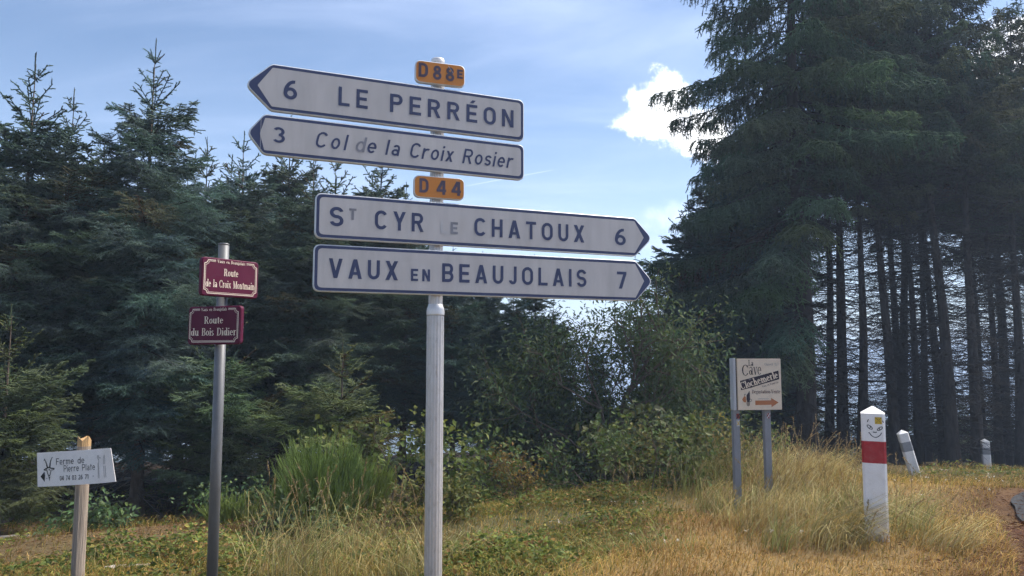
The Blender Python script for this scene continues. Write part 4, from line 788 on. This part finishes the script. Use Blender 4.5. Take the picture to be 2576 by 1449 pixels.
def word(ink, text, x0, x1, z0, z1, face=sans, s=.17, shear=0.0, rot=0.0, squeeze=None, space=.42):
    """text filling x0..x1 between base line z0 and cap line z1; rot slants the base line"""
    H = z1-z0; gl = [face(c, s) if c != ' ' else ([], space) for c in text]; gaps = len(text)-1; tot = sum(g[1] for g in gl); W = (x1-x0)/H
    if gaps == 0: k = W/tot; gap = 0
    elif squeeze is None:
        k = 1.0; gap = (W-tot)/gaps
        if gap < .1: gap = .1; k = W/(tot+gaps*gap)
        if gap > .34: gap = .34; k = W/(tot+gaps*gap)
    else: gap = squeeze; k = W/(tot+gaps*gap)
    x = 0.0; cr, sr = math.cos(rot), math.sin(rot)
    def T(px, pz):
        X = ((x+px)*k+shear*pz)*H; Z = pz*H; return (x0+X*cr-Z*sr, z0+X*sr+Z*cr)
    for sh, w in gl:
        for q in sh:
            if q[0] == 'R': ink.poly([T(q[1], q[2]), T(q[3], q[2]), T(q[3], q[4]), T(q[1], q[4])])
            elif q[0] == 'P': ink.poly([T(q[1]-q[5]/2, q[2]), T(q[1]+q[5]/2, q[2]), T(q[3]+q[5]/2, q[4]), T(q[3]-q[5]/2, q[4])])
            else:
                _, cx, cz, rx, rz, tx, tz, a0, a1 = q; n = max(4, int(abs(a1-a0)/16)); an = [math.radians(a0+(a1-a0)*i/n) for i in range(n+1)]; kx = 1/k if k < 1 else 1
                ink.strip([T(cx+rx*math.cos(a), cz+rz*math.sin(a)) for a in an], [T(cx+(rx-min(tx, rx*.98))*math.cos(a), cz+(rz-min(tz, rz*.98))*math.sin(a)) for a in an])
        x += w+gap
def round_poly(pts, rad, n=6):
    out = []; m = len(pts)
    for i in range(m):
        p = Vector(pts[i]); a = Vector(pts[i-1])-p; b = Vector(pts[(i+1) % m])-p; r = rad[i] if isinstance(rad, (list, tuple)) else rad
        if r <= 0: out.append(tuple(p)); continue
        an = a.angle(b); t = min(r/math.tan(an/2), a.length*.45, b.length*.45); p0 = p+a.normalized()*t; p1 = p+b.normalized()*t
        for k in range(n+1):
            u = k/n; q = p0*(1-u)**2+p*2*u*(1-u)+p1*u*u; out.append((q.x, q.y))
    return out
def slab(outline, y_front, y_back, bevel=0.004):
    """extruded outline (x,z), front at y_front (smaller y), small chamfer at the front rim"""
    n = len(outline); c = Vector((sum(p[0] for p in outline)/n, sum(p[1] for p in outline)/n)); V = []
    ins = []
    for i, p in enumerate(outline):
        a = Vector(outline[i-1]); b = Vector(outline[(i+1) % n]); d = (b-a).normalized(); nn = Vector((-d.y, d.x)); q = Vector(p)
        if (c-q).dot(nn) < 0: nn = -nn
        ins.append(q+nn*bevel)
    for L, y in ((ins, y_front), (outline, y_front+bevel), (outline, y_back-bevel), (ins, y_back)): V += [(p[0], y, p[1]) for p in L]
    F = [tuple(range(n)), tuple(reversed(range(3*n, 4*n)))]
    for j in range(3): F += [(j*n+k, (j+1)*n+k, (j+1)*n+(k+1) % n, j*n+(k+1) % n) for k in range(n)]
    me = pmesh('slab', V, F); bm = bmesh.new(); bm.from_mesh(me); bmesh.ops.recalc_face_normals(bm, faces=bm.faces); bm.to_mesh(me); bm.free(); return me
def sheet(outline, y): return pmesh('sheet', [(p[0], y, p[1]) for p in outline], [tuple(range(len(outline)))])
def lathe(name, prof, seg=40, flute=None, smooth=True):
    V = []; F = []
    for (r, z) in prof:
        for k in range(seg):
            a = 2*math.pi*k/seg; rr = r if flute is None else r-(flute if k % 4 in (2,) else (flute*.7 if k % 4 == 3 else 0)); V.append((rr*math.cos(a), rr*math.sin(a), z))
    for j in range(len(prof)-1): F += [(j*seg+k, j*seg+(k+1) % seg, (j+1)*seg+(k+1) % seg, (j+1)*seg+k) for k in range(seg)]
    F.append(tuple(range((len(prof)-1)*seg, len(prof)*seg))); F.append(tuple(reversed(range(seg))))
    me = pmesh(name, V, F)
    if smooth:
        for p in me.polygons: p.use_smooth = len(p.vertices) == 4
    return me
def box_mesh(name, x0, x1, y0, y1, z0, z1, bevel=0.004):
    bm = bmesh.new(); bmesh.ops.create_cube(bm, size=1)
    for v in bm.verts: v.co = ((x0+x1)/2+v.co.x*(x1-x0), (y0+y1)/2+v.co.y*(y1-y0), (z0+z1)/2+v.co.z*(z1-z0))
    if bevel: bmesh.ops.bevel(bm, geom=bm.edges[:], offset=bevel, segments=2, affect='EDGES')
    return bm_mesh(name, bm)

# ------------------------------------------------------------------ the main signpost
def direction_signpost():
    X0, Y0 = -0.518, 5.0; g = float(gz(np.array([X0]), np.array([Y0]))[0]); root = empty('direction_signpost', (X0, Y0, g))
    tag(root, 'fluted aluminium signpost with four white arrow signs and two orange route plates', 'signpost')
    e = EYE-g
    link('lower_pole', lathe('lower_pole', [(.0583, -.4), (.0583, .269+e)], 64, flute=.0028, smooth=False), M['pole'], root)
    link('upper_pole', lathe('upper_pole', [(.047, .2+e), (.047, 2.035+e)], 56, flute=.0025, smooth=False), M['pole'], root)
    link('collar', lathe('collar', [(.0605, .2715+e), (.0608, .276+e), (.0605, .304+e), (.058, .318+e), (.0515, .334+e), (.0500, .336+e), (.0500, .345+e), (.047, .3455+e)]), M['collar'], root)
    cp = link('pole_cap', lathe('pole_cap', [(.046, 2.03+e), (.0475, 2.034+e), (.0475, 2.052+e), (.043, 2.06+e), (.02, 2.063+e)]), M['collar'], root)
    link('cap_lug', box_mesh('cap_lug', -.018, .018, -.01, .01, 2.0555+e, 2.074+e, .003), M['collar'], cp)
    def panel(yaw, xa, xb, zt, zb, tip, words, label, lean=0.0, gloss=None):
        """arrow towards tip (x of the point); xa, xb: square end and shoulder"""
        yf = -.0845; zt += e; zb += e; zm = (zt+zb)/2; right = tip > xb
        if right: out = [(xa, zb), (xb, zb), (tip, zm), (xb, zt), (xa, zt)]; rad = [.045, .05, .05, .05, .045]
        else: out = [(tip, zm), (xa, zb), (xb, zb), (xb, zt), (xa, zt)]; rad = [.05, .05, .045, .045, .05]
        def inset(d, tipd, shoulder):
            if right: return [(xa+d, zb+d), (xb-shoulder, zb+d), (tip-tipd, zm), (xb-shoulder, zt-d), (xa+d, zt-d)]
            return [(tip+tipd, zm), (xa+shoulder, zb+d), (xb-d, zb+d), (xb-d, zt-d), (xa+shoulder, zt-d)]
        body = link('arrow_sign', slab(round_poly(out, rad), yf, -.05, .005), M['alu'], root); body.rotation_euler = (0, 0, yaw); body['label'] = label
        link('navy_border', sheet(round_poly(inset(.0075, .012, .002), [r*.85 for r in rad]), yf-.001), M['navy'], body)
        wr = [.004, .012, .0, .012, .03] if right else [.0, .012, .03, .03, .012]
        wr = [.03, .008, .002, .008, .03] if right else [.002, .008, .03, .03, .008]
        link('white_face', sheet(round_poly(inset(.026, .078, .004), wr), yf-.002), M['white_face'], body)
        for (t, x0, x1, z0, z1, mat, sh, s) in words:
            ink = Ink(); word(ink, t, x0, x1, z0+e, z1+e, s=s, shear=sh); ink.build('lettering', M[mat], body, yf-.0035)
        # fixing brackets clamped round the pole
        for zz in (zt-.05, zb+.05):
            link('clamp', lathe('clamp', [(.0478, zz-.012), (.056, zz-.012), (.056, zz+.012), (.0478, zz+.012)], 24), M['alu'], body)
        return body
    S = .165
    panel(math.radians(22.76), -1.106, .620, 1.825, 1.523, -1.267, [('6', -1.033, -.950, 1.609, 1.735, 'navy', 0, S), ('LE', -.692, -.502, 1.611, 1.737, 'navy', 0, S), ('PERRÉON', -.354, .537, 1.612, 1.738, 'navy', 0, S)], 'upper left-pointing arrow sign reading LE PERRÉON')
    s2 = .135
    b = panel(math.radians(22.9), -1.142, .621, 1.497, 1.240, -1.244, [('3', -1.092, -1.017, 1.322, 1.421, 'navy', 0, .15), ('Col', -.835, -.640, 1.319, 1.423, 'navy', .2, s2), ('d', -.582, -.520, 1.318, 1.420, 'faded', .2, s2), ('e', -.507, -.447, 1.318, 1.420, 'navy', .2, s2), ('la', -.382, -.292, 1.318, 1.422, 'navy', .2, s2), ('Croix', -.220, .082, 1.317, 1.421, 'navy', .2, s2), ('Rosier', .154, .522, 1.317, 1.421, 'navy', .2, s2)], 'lower left-pointing arrow sign reading Col de la Croix Rosier in italics')
    # a lapped join in the sheeting near the point
    ink = Ink(); ink.poly([(-1.163, 1.268+e), (-1.1605, 1.268+e), (-1.1605, 1.470+e), (-1.163, 1.470+e)]); ink.poly([(-1.139, 1.268+e), (-1.1375, 1.268+e), (-1.1375, 1.470+e), (-1.139, 1.470+e)]); ink.build('sheet_seam', M['faded_more'], b, -.0868)
    panel(math.radians(21.9), -.818, 1.518, 1.031, .739, 1.671, [('S', -.728, -.640, .822, .948, 'navy', 0, S), ('T', -.606, -.559, .870, .945, 'faded', 0, .2), ('CYR', -.439, -.111, .820, .946, 'navy', 0, S), ('L', .006, .055, .820, .902, 'faded_more', 0, .2), ('E', .075, .127, .820, .902, 'faded', 0, .2), ('CHATOUX', .245, 1.089, .818, .944, 'navy', 0, S), ('6', 1.344, 1.437, .816, .942, 'navy', 0, S)], 'right-pointing arrow sign reading ST CYR LE CHATOUX with worn small letters')
    panel(math.radians(20.9), -.818, 1.505, .704, .402, 1.653, [('VAUX', -.723, -.280, .491, .617, 'navy', 0, S), ('EN', -.192, -.063, .491, .572, 'navy', 0, .19), ('BEAUJOLAIS', .020, 1.096, .492, .618, 'navy', 0, S), ('7', 1.345, 1.425, .490, .616, 'navy', 0, S)], 'lowest arrow sign pointing right, reading VAUX EN BEAUJOLAIS')
    def plate(zt, zb, words, label):
        zt += e; zb += e; body = link('route_plate', slab(round_poly([(-.175, zb), (.175, zb), (.175, zt), (-.175, zt)], .042), -.0845, -.05, .005), M['alu'], root); body.rotation_euler = (0, 0, math.radians(18.77)); body['label'] = label
        link('orange_face', sheet(round_poly([(-.169, zb+.006), (.169, zb+.006), (.169, zt-.006), (-.169, zt-.006)], .038), -.0855), M['orange'], body)
        for (t, x0, x1, z0, z1) in words:
            ink = Ink(); word(ink, t, x0, x1, z0+e, z1+e, s=.19 if t != 'E' else .22); ink.build('lettering', M['orange_text'], body, -.087)
        return body
    p = plate(2.005, 1.849, [('D', -.153, -.087, 1.887, 1.987), ('88', -.053, .097, 1.880, 1.980), ('E', .117, .158, 1.908, 1.972)], 'top orange route plate reading D 88 E')
    ink = Ink(); ink.line([(.052, 1.990+e), (.07, 1.965+e), (.09, 1.94+e)], .0028); ink.build('scratch', M['faded_more'], p, -.088)
    plate(1.207, 1.056, [('D', -.138, -.075, 1.089, 1.187), ('44', -.020, .150, 1.084, 1.182)], 'lower orange route plate reading D 44')
direction_signpost()

# ------------------------------------------------------------------ burgundy street plates
def street_post():
    p = at(553.7, 881.7, 5.1); X0, Y0 = p.x, p.y; g = float(gz(np.array([X0]), np.array([Y0]))[0]); e = EYE-g; root = empty('street_name_post', (X0, Y0, g))
    tag(root, 'grey galvanised post carrying two burgundy street name plates', 'street sign')
    link('post', lathe('post', [(.0355, -.4), (.0355, .77+e)], 32), M['galv'], root)
    link('post_cap', lathe('post_cap', [(.0362, .764+e), (.0364, .775+e), (.03, .7785+e)], 32), M['galv'], root)
    def plate(yaw, xa, xb, zb, zt, l1, l2, label):
        zb += e; zt += e; yf = -.075; body = link('street_plate', slab(round_poly([(xa, zb), (xb, zb), (xb, zt), (xa, zt)], .03), yf, -.037, .006), M['burgundy'], root); body.rotation_euler = (0, 0, yaw); body['label'] = label
        # double cream frame with notched corners, open at the top for the village name
        for d, w in ((.018, .0055), (.0265, .0028)):
            a, b, c, f = xa+d, xb-d, zb+d, zt-d; nt_ = .024; mid = (xa+xb)/2; gw = (xb-xa)*.27; ink = Ink()
            def notch(x, z, sx, sz): return [(x+sx*nt_*math.sin(t), z+sz*nt_*math.cos(t)) for t in [i*math.pi/2/5 for i in range(6)]]
            path = [(mid-gw, f)]+[(a+nt_*1.0, f)]+notch(a, f, 1, -1)[::-1][1:-1]+[(a, f-nt_), (a, c+nt_)]+notch(a, c, 1, 1)[1:-1]+[(a+nt_, c), (b-nt_, c)]+notch(b, c, -1, 1)[::-1][1:-1]+[(b, c+nt_), (b, f-nt_)]+notch(b, f, -1, -1)[1:-1]+[(b-nt_, f), (mid+gw, f)]
            for q0, q1 in zip(path[:-1], path[1:]): ink.line([q0, q1], w)
            ink.build('frame_line', M['cream'], body, yf-.0015)
        ink = Ink(); mid = (xa+xb)/2; W = xb-xa; H = zt-zb
        word(ink, 'Vaux en Beaujolais', mid-W*.245, mid+W*.245, zt-.032, zt-.0105, serif, .17, squeeze=.05); ink.build('village_name', M['cream'], body, yf-.0015)
        ink = Ink(); ww = W*.25 if len(l2) > 16 else W*.36
        word(ink, 'Route', mid-ww/2-.0, mid+ww/2, zb+H*.545, zb+H*.735, serif, .165, squeeze=.04); ink.build('lettering', M['cream'], body, yf-.0015)
        ink = Ink(); wl = W*.86; word(ink, l2, mid-wl/2, mid+wl/2, zb+H*.235, zb+H*.43, serif, .165, squeeze=.04); ink.build('lettering', M['cream'], body, yf-.0015)
    plate(math.radians(53), -.200, .232, .4, .661, 'Route', 'de la Croix Montmain', 'upper burgundy plate reading Route de la Croix Montmain')
    plate(math.radians(-20), -.218, .226, .075, .336, 'Route', 'du Bois Didier', 'lower burgundy plate reading Route du Bois Didier')
street_post()

# ------------------------------------------------------------------ farm sign on a wooden post
def farm_sign():
    X0, Y0 = -3.02, 5.3; g = float(gz(np.array([X0]), np.array([Y0]))[0]); e = EYE-g; root = empty('farm_sign', (X0, Y0, g)); tag(root, 'white goat farm board nailed to a weathered wooden post at the left', 'sign')
    def post(z0, z1, n, rough):
        r = np.random.default_rng(5); V = []; sides = 14
        for j in range(n+1):
            z = z0+(z1-z0)*j/n
            for k in range(sides):
                a = 2*math.pi*k/sides; rr = .0435*(1+.05*math.cos(4*a)+.02*math.sin(3*a+z*2)); zz = z
                if rough and j == n: zz = z+.012*r.normal()-.006
                V.append((rr*math.cos(a)+.0*z, rr*math.sin(a), zz))
        F = [(j*sides+k, j*sides+(k+1) % sides, (j+1)*sides+(k+1) % sides, (j+1)*sides+k) for j in range(n) for k in range(sides)]; F.append(tuple(range(n*sides, (n+1)*sides))); return pmesh('post', V, F)
    link('post', post(-.4, -.635+e, 14, False), M['wood'], root); link('split_post_top', post(-.635+e, -.575+e, 3, True), M['wood_top'], root)
    xa, xb, zb, zt = -.402, .196, -.121, .121; nx = 12; V = []; F = []
    def wx(u): return xa+(xb-xa)*u
    def bend(u, w): return -.062-.018*math.sin(u*3.1)+.03*(max(0, u-.82)/.18)**2*(w)
    for layer, dy in ((0, 0), (1, .004)):
        for i in range(nx+1):
            u = i/nx
            for w in (0, .5, 1):
                V.append((wx(u)+(.012*(1-w) if i == nx else (.004*(1-w) if i == 0 else 0)), bend(u, 1-w)+dy, zb+(zt-zb)*w+.006*math.sin(u*3.1)*(1-2*w)*.0))
    o = (nx+1)*3
    for i in range(nx):
        for w in range(2):
            a = i*3+w; F.append((a, a+3, a+4, a+1)); F.append((o+a+1, o+a+4, o+a+3, o+a))
        F.append((i*3, o+i*3, o+i*3+3, i*3+3)); F.append((i*3+2, i*3+5, o+i*3+5, o+i*3+2))
    for i in (0, nx):
        for w in range(2): a = i*3+w; F.append((a, a+1, o+a+1, o+a))
    me = pmesh('board', V, F); bm = bmesh.new(); bm.from_mesh(me); bmesh.ops.recalc_face_normals(bm, faces=bm.faces); bm.to_mesh(me); bm.free()
    board = link('board', me, M['plastic_white'], root); cz = at(192, 1171, 5.3).z-g; board.location = (.068, 0, cz); board.scale = (.95, 1, .97); board.rotation_euler = (0, math.radians(-4.4), math.radians(-8))
    def pr(ink, name, mat):
        # print lies on the bowed board
        nv = []
        for (x, y, z) in ink.V: u = (x-xa)/(xb-xa); w = (z-zb)/(zt-zb); nv.append((x, bend(u, 1-w)-.0012+y, z))
        link(name, pmesh(name, nv, ink.F), M[mat], board)
    def U(cx, cy): # position in the zoomed board crop -> board coordinates
        u = (cx-95)/(2365-95); top = 310-190*u; bot = 1285-155*u; return xa+(xb-xa)*u, zt-(zt-zb)*(cy-top)/(bot-top)
    def wd(t, x0, y0, x1, y1, s, hh, sq=.1):
        a = U(x0, y0); b = U(x1, y1); ink = Ink(); word(ink, t, a[0], b[0], (a[1]+b[1])/2, (a[1]+b[1])/2+hh, sans, s, squeeze=sq); pr(ink, 'lettering', 'black')
    wd('Ferme de', 738, 630, 1610, 570, .105, .046, .15); wd('Pierre Plate', 980, 825, 1915, 765, .105, .046, .15); wd('04 74 03 26 71', 850, 1078, 1718, 1025, .15, .033, .12)
    ink = Ink(); ink.poly([U(215, 985), U(350, 835), U(372, 950), U(350, 1130)][::-1]); pr(ink, 'arrow_mark', 'black')
    # goat's head: horns, ears, muzzle, beard
    ink = Ink()
    def ln(pts, w): ink.line([U(*p) for p in pts], w)
    for horn in ([(345, 470), (395, 545), (425, 630), (452, 720)], [(620, 410), (572, 490), (545, 580), (528, 715)]):
        for k in range(3): ln([horn[k], horn[k+1]], .006+.0025*k)
    ln([(440, 728), (480, 716), (520, 716), (560, 728)], .009)
    ln([(452, 735), (400, 752), (330, 795)], .009); ln([(330, 795), (400, 800), (440, 770)], .005); ln([(560, 740), (620, 735), (685, 745)], .009); ln([(685, 748), (625, 780), (575, 785)], .005)
    ln([(430, 790), (440, 840), (470, 920)], .006); ln([(570, 800), (555, 850), (535, 930)], .006); ln([(470, 920), (500, 960), (535, 930)], .008); ln([(500, 760), (508, 800)], .004); ln([(530, 755), (518, 800)], .004); ln([(435, 825), (452, 830)], .008); ln([(550, 805), (565, 800)], .008)
    ink.poly([U(475, 965), U(512, 1105), U(540, 965), U(508, 990)]); pr(ink, 'goat_head', 'black')
    ink = Ink()
    ln([(1985, 330), (1985, 400), (2015, 470), (2030, 520), (1998, 570)], .003); ln([(2030, 330), (2030, 400), (2015, 470)], .003); ln([(2008, 330), (2008, 400)], .003); ln([(1998, 570), (2000, 1000)], .0028); ln([(2012, 570), (2026, 1000)], .0028); ln([(2180, 320), (2150, 420), (2150, 600)], .0025); ln([(2180, 320), (2182, 600)], .0025); ln([(2152, 640), (2155, 985), (2195, 985), (2188, 640)], .0032)
    pr(ink, 'fork_and_knife', 'grey_print')
    for (cx, cy) in ((340, 522), (428, 1033), (2060, 408), (1858, 940)):
        q = U(cx, cy); ink = Ink(); ink.poly([(q[0]+.0042*math.cos(t), q[1]+.0042*math.sin(t)) for t in [i*math.pi/5 for i in range(10)]]); pr(ink, 'nail_head', 'grey_print')
farm_sign()

# ------------------------------------------------------------------ wine cellar board
def cellar_sign():
    X0, Y0 = 2.701, 9.0; g0 = float(gz(np.array([X0]), np.array([Y0]))[0]); root = empty('cellar_sign', (X0, Y0, g0)); tag(root, 'beige wine cellar board with orange arrow on two grey posts', 'sign')
    yaw = math.radians(9); W = .565; e = EYE-g0; zt = -.036+e; zb = -.65+e
    for i, x in enumerate((.0, .40)):
        px, py = X0+math.cos(yaw)*x, Y0+math.sin(yaw)*x; dz = float(gz(np.array([px]), np.array([py]))[0])-g0
        p = link('post', box_mesh('post', x-.042, x+.042, .0, .06, dz-.35, zb+.3, .005), M['grey_post'], root); p.rotation_euler = (0, 0, yaw)
        mk = Ink(); w = .02; cz = zb-.075; cx = x+(.018 if i == 0 else .012)
        mk.poly([(cx-w, cz-.03), (cx+w, cz-.03), (cx+w, cz+.03), (cx-w, cz+.03)]); mk.build('trail_mark', M['red_mark'], p, -.002)
        mk = Ink(); mk.line([(cx-w, cz-.03), (cx+w, cz+.03)], .012); mk.line([(cx-w, cz+.03), (cx+w, cz-.03)], .006); mk.build('trail_cross', M['frame_white'] if i else M['black'], p, -.0035)
        if i == 0:
            mk = Ink(); cz -= .085; mk.poly([(cx-w, cz-.035), (cx+w, cz-.035), (cx+w, cz+.035), (cx-w, cz+.035)]); mk.build('trail_mark', M['frame_white'], p, -.002)
            mk = Ink(); mk.line([(cx-w*.8, cz-.025), (cx+w*.8, cz+.025)], .008); mk.line([(cx-w*.8, cz+.025), (cx+w*.8, cz-.025)], .008); mk.build('trail_cross', M['yellow'], p, -.0035)
    fr = link('gap_back', box_mesh('gap_back', -.005, W-.005, -.022, -.002, zb+.004, zt-.002, .003), M['aubergine'], root); fr.rotation_euler = (0, 0, yaw)  # dark box makes the dark gap between side frame and board
    sd_ = link('side_frame', box_mesh('side_frame', -.046, -.008, -.03, .06, zb-.002, zt+.004, .004), M['frame_white'], root); sd_.rotation_euler = (0, 0, yaw)
    b = link('board', box_mesh('board', .002, W, -.05, -.026, zb, zt, .003), M['beige'], root); b.rotation_euler = (0, 0, yaw); H = zt-zb
    def U(cx, cy):
        u = (cx-148)/(1192-148); top = 75; bot = 1318-43*u; return .002+(W-.002)*u, zt-H*(cy-top)/(bot-top)
    yf = -.0515
    def wd(t, x0, y0, x1, h, mat, s, sq=.06, rot=0.0, name='lettering', y=yf):
        a = U(x0, y0); c = U(x1, y0); ink = Ink(); word(ink, t, a[0], c[0], a[1], a[1]+h, serif, s, squeeze=sq, rot=rot); ink.build(name, M[mat], b, y)
    wd('La', 415, 248, 530, .07, 'aubergine', .17); wd('C', 258, 488, 410, .132, 'aubergine', .15); wd('ave', 425, 462, 718, .142, 'aubergine', .12, .03); wd('Ouvert 7j/7', 800, 240, 1135, .032, 'grey_print', .15)
    ink = Ink(); ink.poly([U(205, 612), U(1130, 355), U(1145, 562), U(780, 668), U(560, 740), U(480, 770), U(400, 790), U(220, 835)]); ink.build('name_band', M['aubergine'], b, yf)
    a = U(232, 815); c = U(1122, 520); ink = Ink(); rot = math.atan2(c[1]-a[1], c[0]-a[0])
    word(ink, 'Clochemerle', a[0], a[0]+math.hypot(c[0]-a[0], c[1]-a[1]), a[1]-.004, a[1]+.084, serif, .2, squeeze=.02, rot=rot); ink.build('lettering', M['beige'], b, yf-.0016)
    ink = Ink(); a = U(415, 600); word(ink, 'de', a[0], a[0]+.036, a[1], a[1]+.026, serif, .15, squeeze=.03, rot=rot); ink.build('lettering', M['grey_print'], b, yf-.0018)
    a = U(735, 760); c = U(1140, 640); ink = Ink(); word(ink, 'Vaux en Beaujolais', a[0], c[0], a[1], a[1]+.024, serif, .15, squeeze=.04, rot=math.atan2(c[1]-a[1], c[0]-a[0])); ink.build('lettering', M['plum_text'], b, yf)
    wd('Dégustation-Vente', 480, 910, 1155, .045, 'plum_text', .17, .03)
    ink = Ink(); ink.poly([U(552, 1078), U(935, 1062), U(932, 1005), U(1110, 1108), U(938, 1225), U(935, 1168), U(552, 1185)]); ink.build('arrow', M['arrow_orange'], b, yf)
    ink = Ink(); ink.line([U(640, 1035), U(880, 1030)], .005); ink.line([U(640, 1018), U(640, 1055)], .005); ink.build('small_print', M['grey_print'], b, yf)
    # emblem: bottle, basket and orange cloth in silhouette
    for nm, mat, pts in (('emblem_cloth', 'arrow_orange', [(245, 1050), (300, 970), (330, 1000), (335, 1110), (310, 1135), (260, 1100)]), ('emblem_bottle', 'aubergine', [(350, 950), (385, 905), (420, 850), (428, 915), (430, 1060), (415, 1120), (360, 1120), (345, 1060)]), ('emblem_tip', 'black', [(290, 950), (325, 915), (318, 955), (296, 965)]), ('emblem_basket', 'wood', [(335, 1125), (425, 1110), (420, 1195), (395, 1215), (365, 1215), (348, 1190)])):
        ink = Ink(); ink.poly([U(*p) for p in pts]); ink.build(nm, M[mat], b, yf)
    ink = Ink(); q = U(440, 1075); ink.ring(q[0], q[1], .016, .018, .005, .005, -130, 130); ink.build('emblem_handle', M['black'], b, yf)
cellar_sign()

# ------------------------------------------------------------------ milestone and marker posts
def post_mesh(name, w, h0, h1, z_list=None):
    V = []; c = w*.09
    ring = [(-w/2+c, -w/2), (w/2-c, -w/2), (w/2, -w/2+c), (w/2, w/2-c), (w/2-c, w/2), (-w/2+c, w/2), (-w/2, w/2-c), (-w/2, -w/2+c)]
    for z in (h0, h1): V += [(x, y, z) for x, y in ring]
    return pmesh(name, V, [tuple(range(8))[::-1], tuple(range(8, 16))]+[(k, (k+1) % 8, 8+(k+1) % 8, 8+k) for k in range(8)])
def pyramid(w, z, h):
    c = w*.09; ring = [(-w/2+c, -w/2), (w/2-c, -w/2), (w/2, -w/2+c), (w/2, w/2-c), (w/2-c, w/2), (-w/2+c, w/2), (-w/2, w/2-c), (-w/2, -w/2+c)]; t = .012
    V = [(x*1.012, y*1.012, z) for x, y in ring]+[(x*t/w, y*t/w, z+h) for x, y in ring]
    return pmesh('pointed_top', V, [tuple(range(8))[::-1], tuple(range(8, 16))]+[(k, (k+1) % 8, 8+(k+1) % 8, 8+k) for k in range(8)])
def milestone():
    X, Y = 3.245, 6.75; g = float(gz(np.array([X]), np.array([Y]))[0]); w = .196; e = EYE-g; root = empty('junction_post', (X, Y, g), math.radians(-25)); root.rotation_euler = (0, math.radians(.4), math.radians(-25)); tag(root, 'tall white concrete post with red band and drawn smiling face', 'marker post')
    top = -.515+e
    def z(cy): return top-(cy-238)/4.39*6.7/2912*1.0    # crop rows of the face close-up
    zr0, zr1 = z(1065), z(700)
    link('lower_shaft', post_mesh('lower_shaft', w, -.35, zr0), M['concrete'], root); link('red_band', post_mesh('red_band', w*1.006, zr0, zr1), M['red'], root); hd = link('upper_shaft', post_mesh('upper_shaft', w, zr1, top), M['concrete'], root); link('pointed_top', pyramid(w, top, .062), M['concrete'], hd)
    yf = -w/2-.0012
    def U(cx, cy): return (cx-436)/(630-242)*w*.985, z(cy)
    ink = Ink()
    def ln(pts, wd): ink.line([U(*p) for p in pts], wd)
    ln([(368, 335), (352, 355), (345, 382)], .007); ln([(592, 345), (598, 370), (602, 382)], .007)
    ln([(358, 562), (372, 552), (372, 562), (405, 605), (440, 628), (475, 632), (510, 620), (545, 590), (568, 550)], .0068); ln([(432, 540), (445, 550), (460, 546), (475, 550), (490, 540)], .008)
    for (cx, cy, rx, rz, tilt) in ((380, 464, 43, 34, -.35), (543, 484, 42, 30, .35)):
        pts = []
        for i in range(21):
            a = i*math.pi/10; dx, dy = rx*math.cos(a), rz*math.sin(a); pts.append((cx+dx*math.cos(tilt)-dy*math.sin(tilt)*-1*-1, cy+dy*math.cos(tilt)-dx*math.sin(tilt)))
        ln(pts, .0065)
    for (cx, cy) in ((388, 466), (536, 488)): ink.poly([U(cx+11*math.cos(t), cy+13*math.sin(t)) for t in [i*math.pi/5 for i in range(10)]])
    ink.build('drawn_face', M['black'], hd, yf)
    ink = Ink(); ink.poly([U(466, 408), U(578, 408), U(578, 292), U(466, 292)]); st = ink.build('yellow_sticker', M['yellow'], hd, yf-.001)
    ink = Ink(); ink.line([U(475, 298), U(522, 345), U(572, 300)], .003); ink.line([U(478, 400), U(515, 350)], .0018); ink.line([U(568, 400), U(530, 350)], .0018); ink.build('sticker_cross', M['black'], hd, yf-.0025)
milestone()
def delineator(qx, qy, qtop, Y, w, label, lean, rz):
    p = at(qx, qy, Y); g = float(gz(np.array([p.x]), np.array([p.y]))[0]); H = (qy-qtop)*Y/FQ*1.02; root = empty('delineator_post', (p.x, p.y, g)); root.rotation_euler = (0, lean, rz); tag(root, label, 'marker post', 'short white roadside posts with grey band')
    z0, z1 = H*.545, H*.745; link('lower_shaft', post_mesh('lower_shaft', w, -.3, z0), M['concrete'], root); link('grey_band', post_mesh('grey_band', w*1.008, z0, z1), M['grey_band'], root); up = link('upper_shaft', post_mesh('upper_shaft', w, z1, H*.93), M['concrete'], root); link('pointed_top', pyramid(w, H*.93, H*.07), M['concrete'], up)
delineator(2303, 1197, 1084, 14.0, .172, 'leaning white post with grey band beside the smiling post', math.radians(-13.5), math.radians(-14))
delineator(2484, 1188, 1107, 20.0, .19, 'small upright white post with grey band far right near the road', math.radians(-1.5), math.radians(-20))

# ------------------------------------------------------------------ small things on the ground
def log_piece(x, y, L, r0, rz, label):
    r = np.random.default_rng(9); sides = 9; n = 6; V = []
    for j in range(n+1):
        t = j/n
        for k in range(sides): a = 2*math.pi*k/sides; rr = r0*(1+.12*r.normal()*.6)*(1-.25*t); V.append((L*(t-.5), rr*math.cos(a)+.02*math.sin(t*4), rr*.8*math.sin(a)))
    F = [(j*sides+k, j*sides+(k+1) % sides, (j+1)*sides+(k+1) % sides, (j+1)*sides+k) for j in range(n) for k in range(sides)]+[tuple(range(sides)), tuple(range(n*sides, (n+1)*sides))]
    o = link('fallen_log', pmesh('fallen_log', V, F), M['pale_log']); o.location = (x, y, float(gz(np.array([x]), np.array([y]))[0])+r0*.6); o.rotation_euler = (0, 0, rz); tag(o, label, 'log', 'pale barkless logs in the grass')
p = at(325, 1420, 5.9); log_piece(p.x, p.y, .34, .03, .3, 'pale barkless log lying in front between farm sign and galvanised post')
p = at(110, 1335, 9.6); log_piece(p.x, p.y, 1.1, .06, .05, 'grey log on the brown soil at the far left edge')
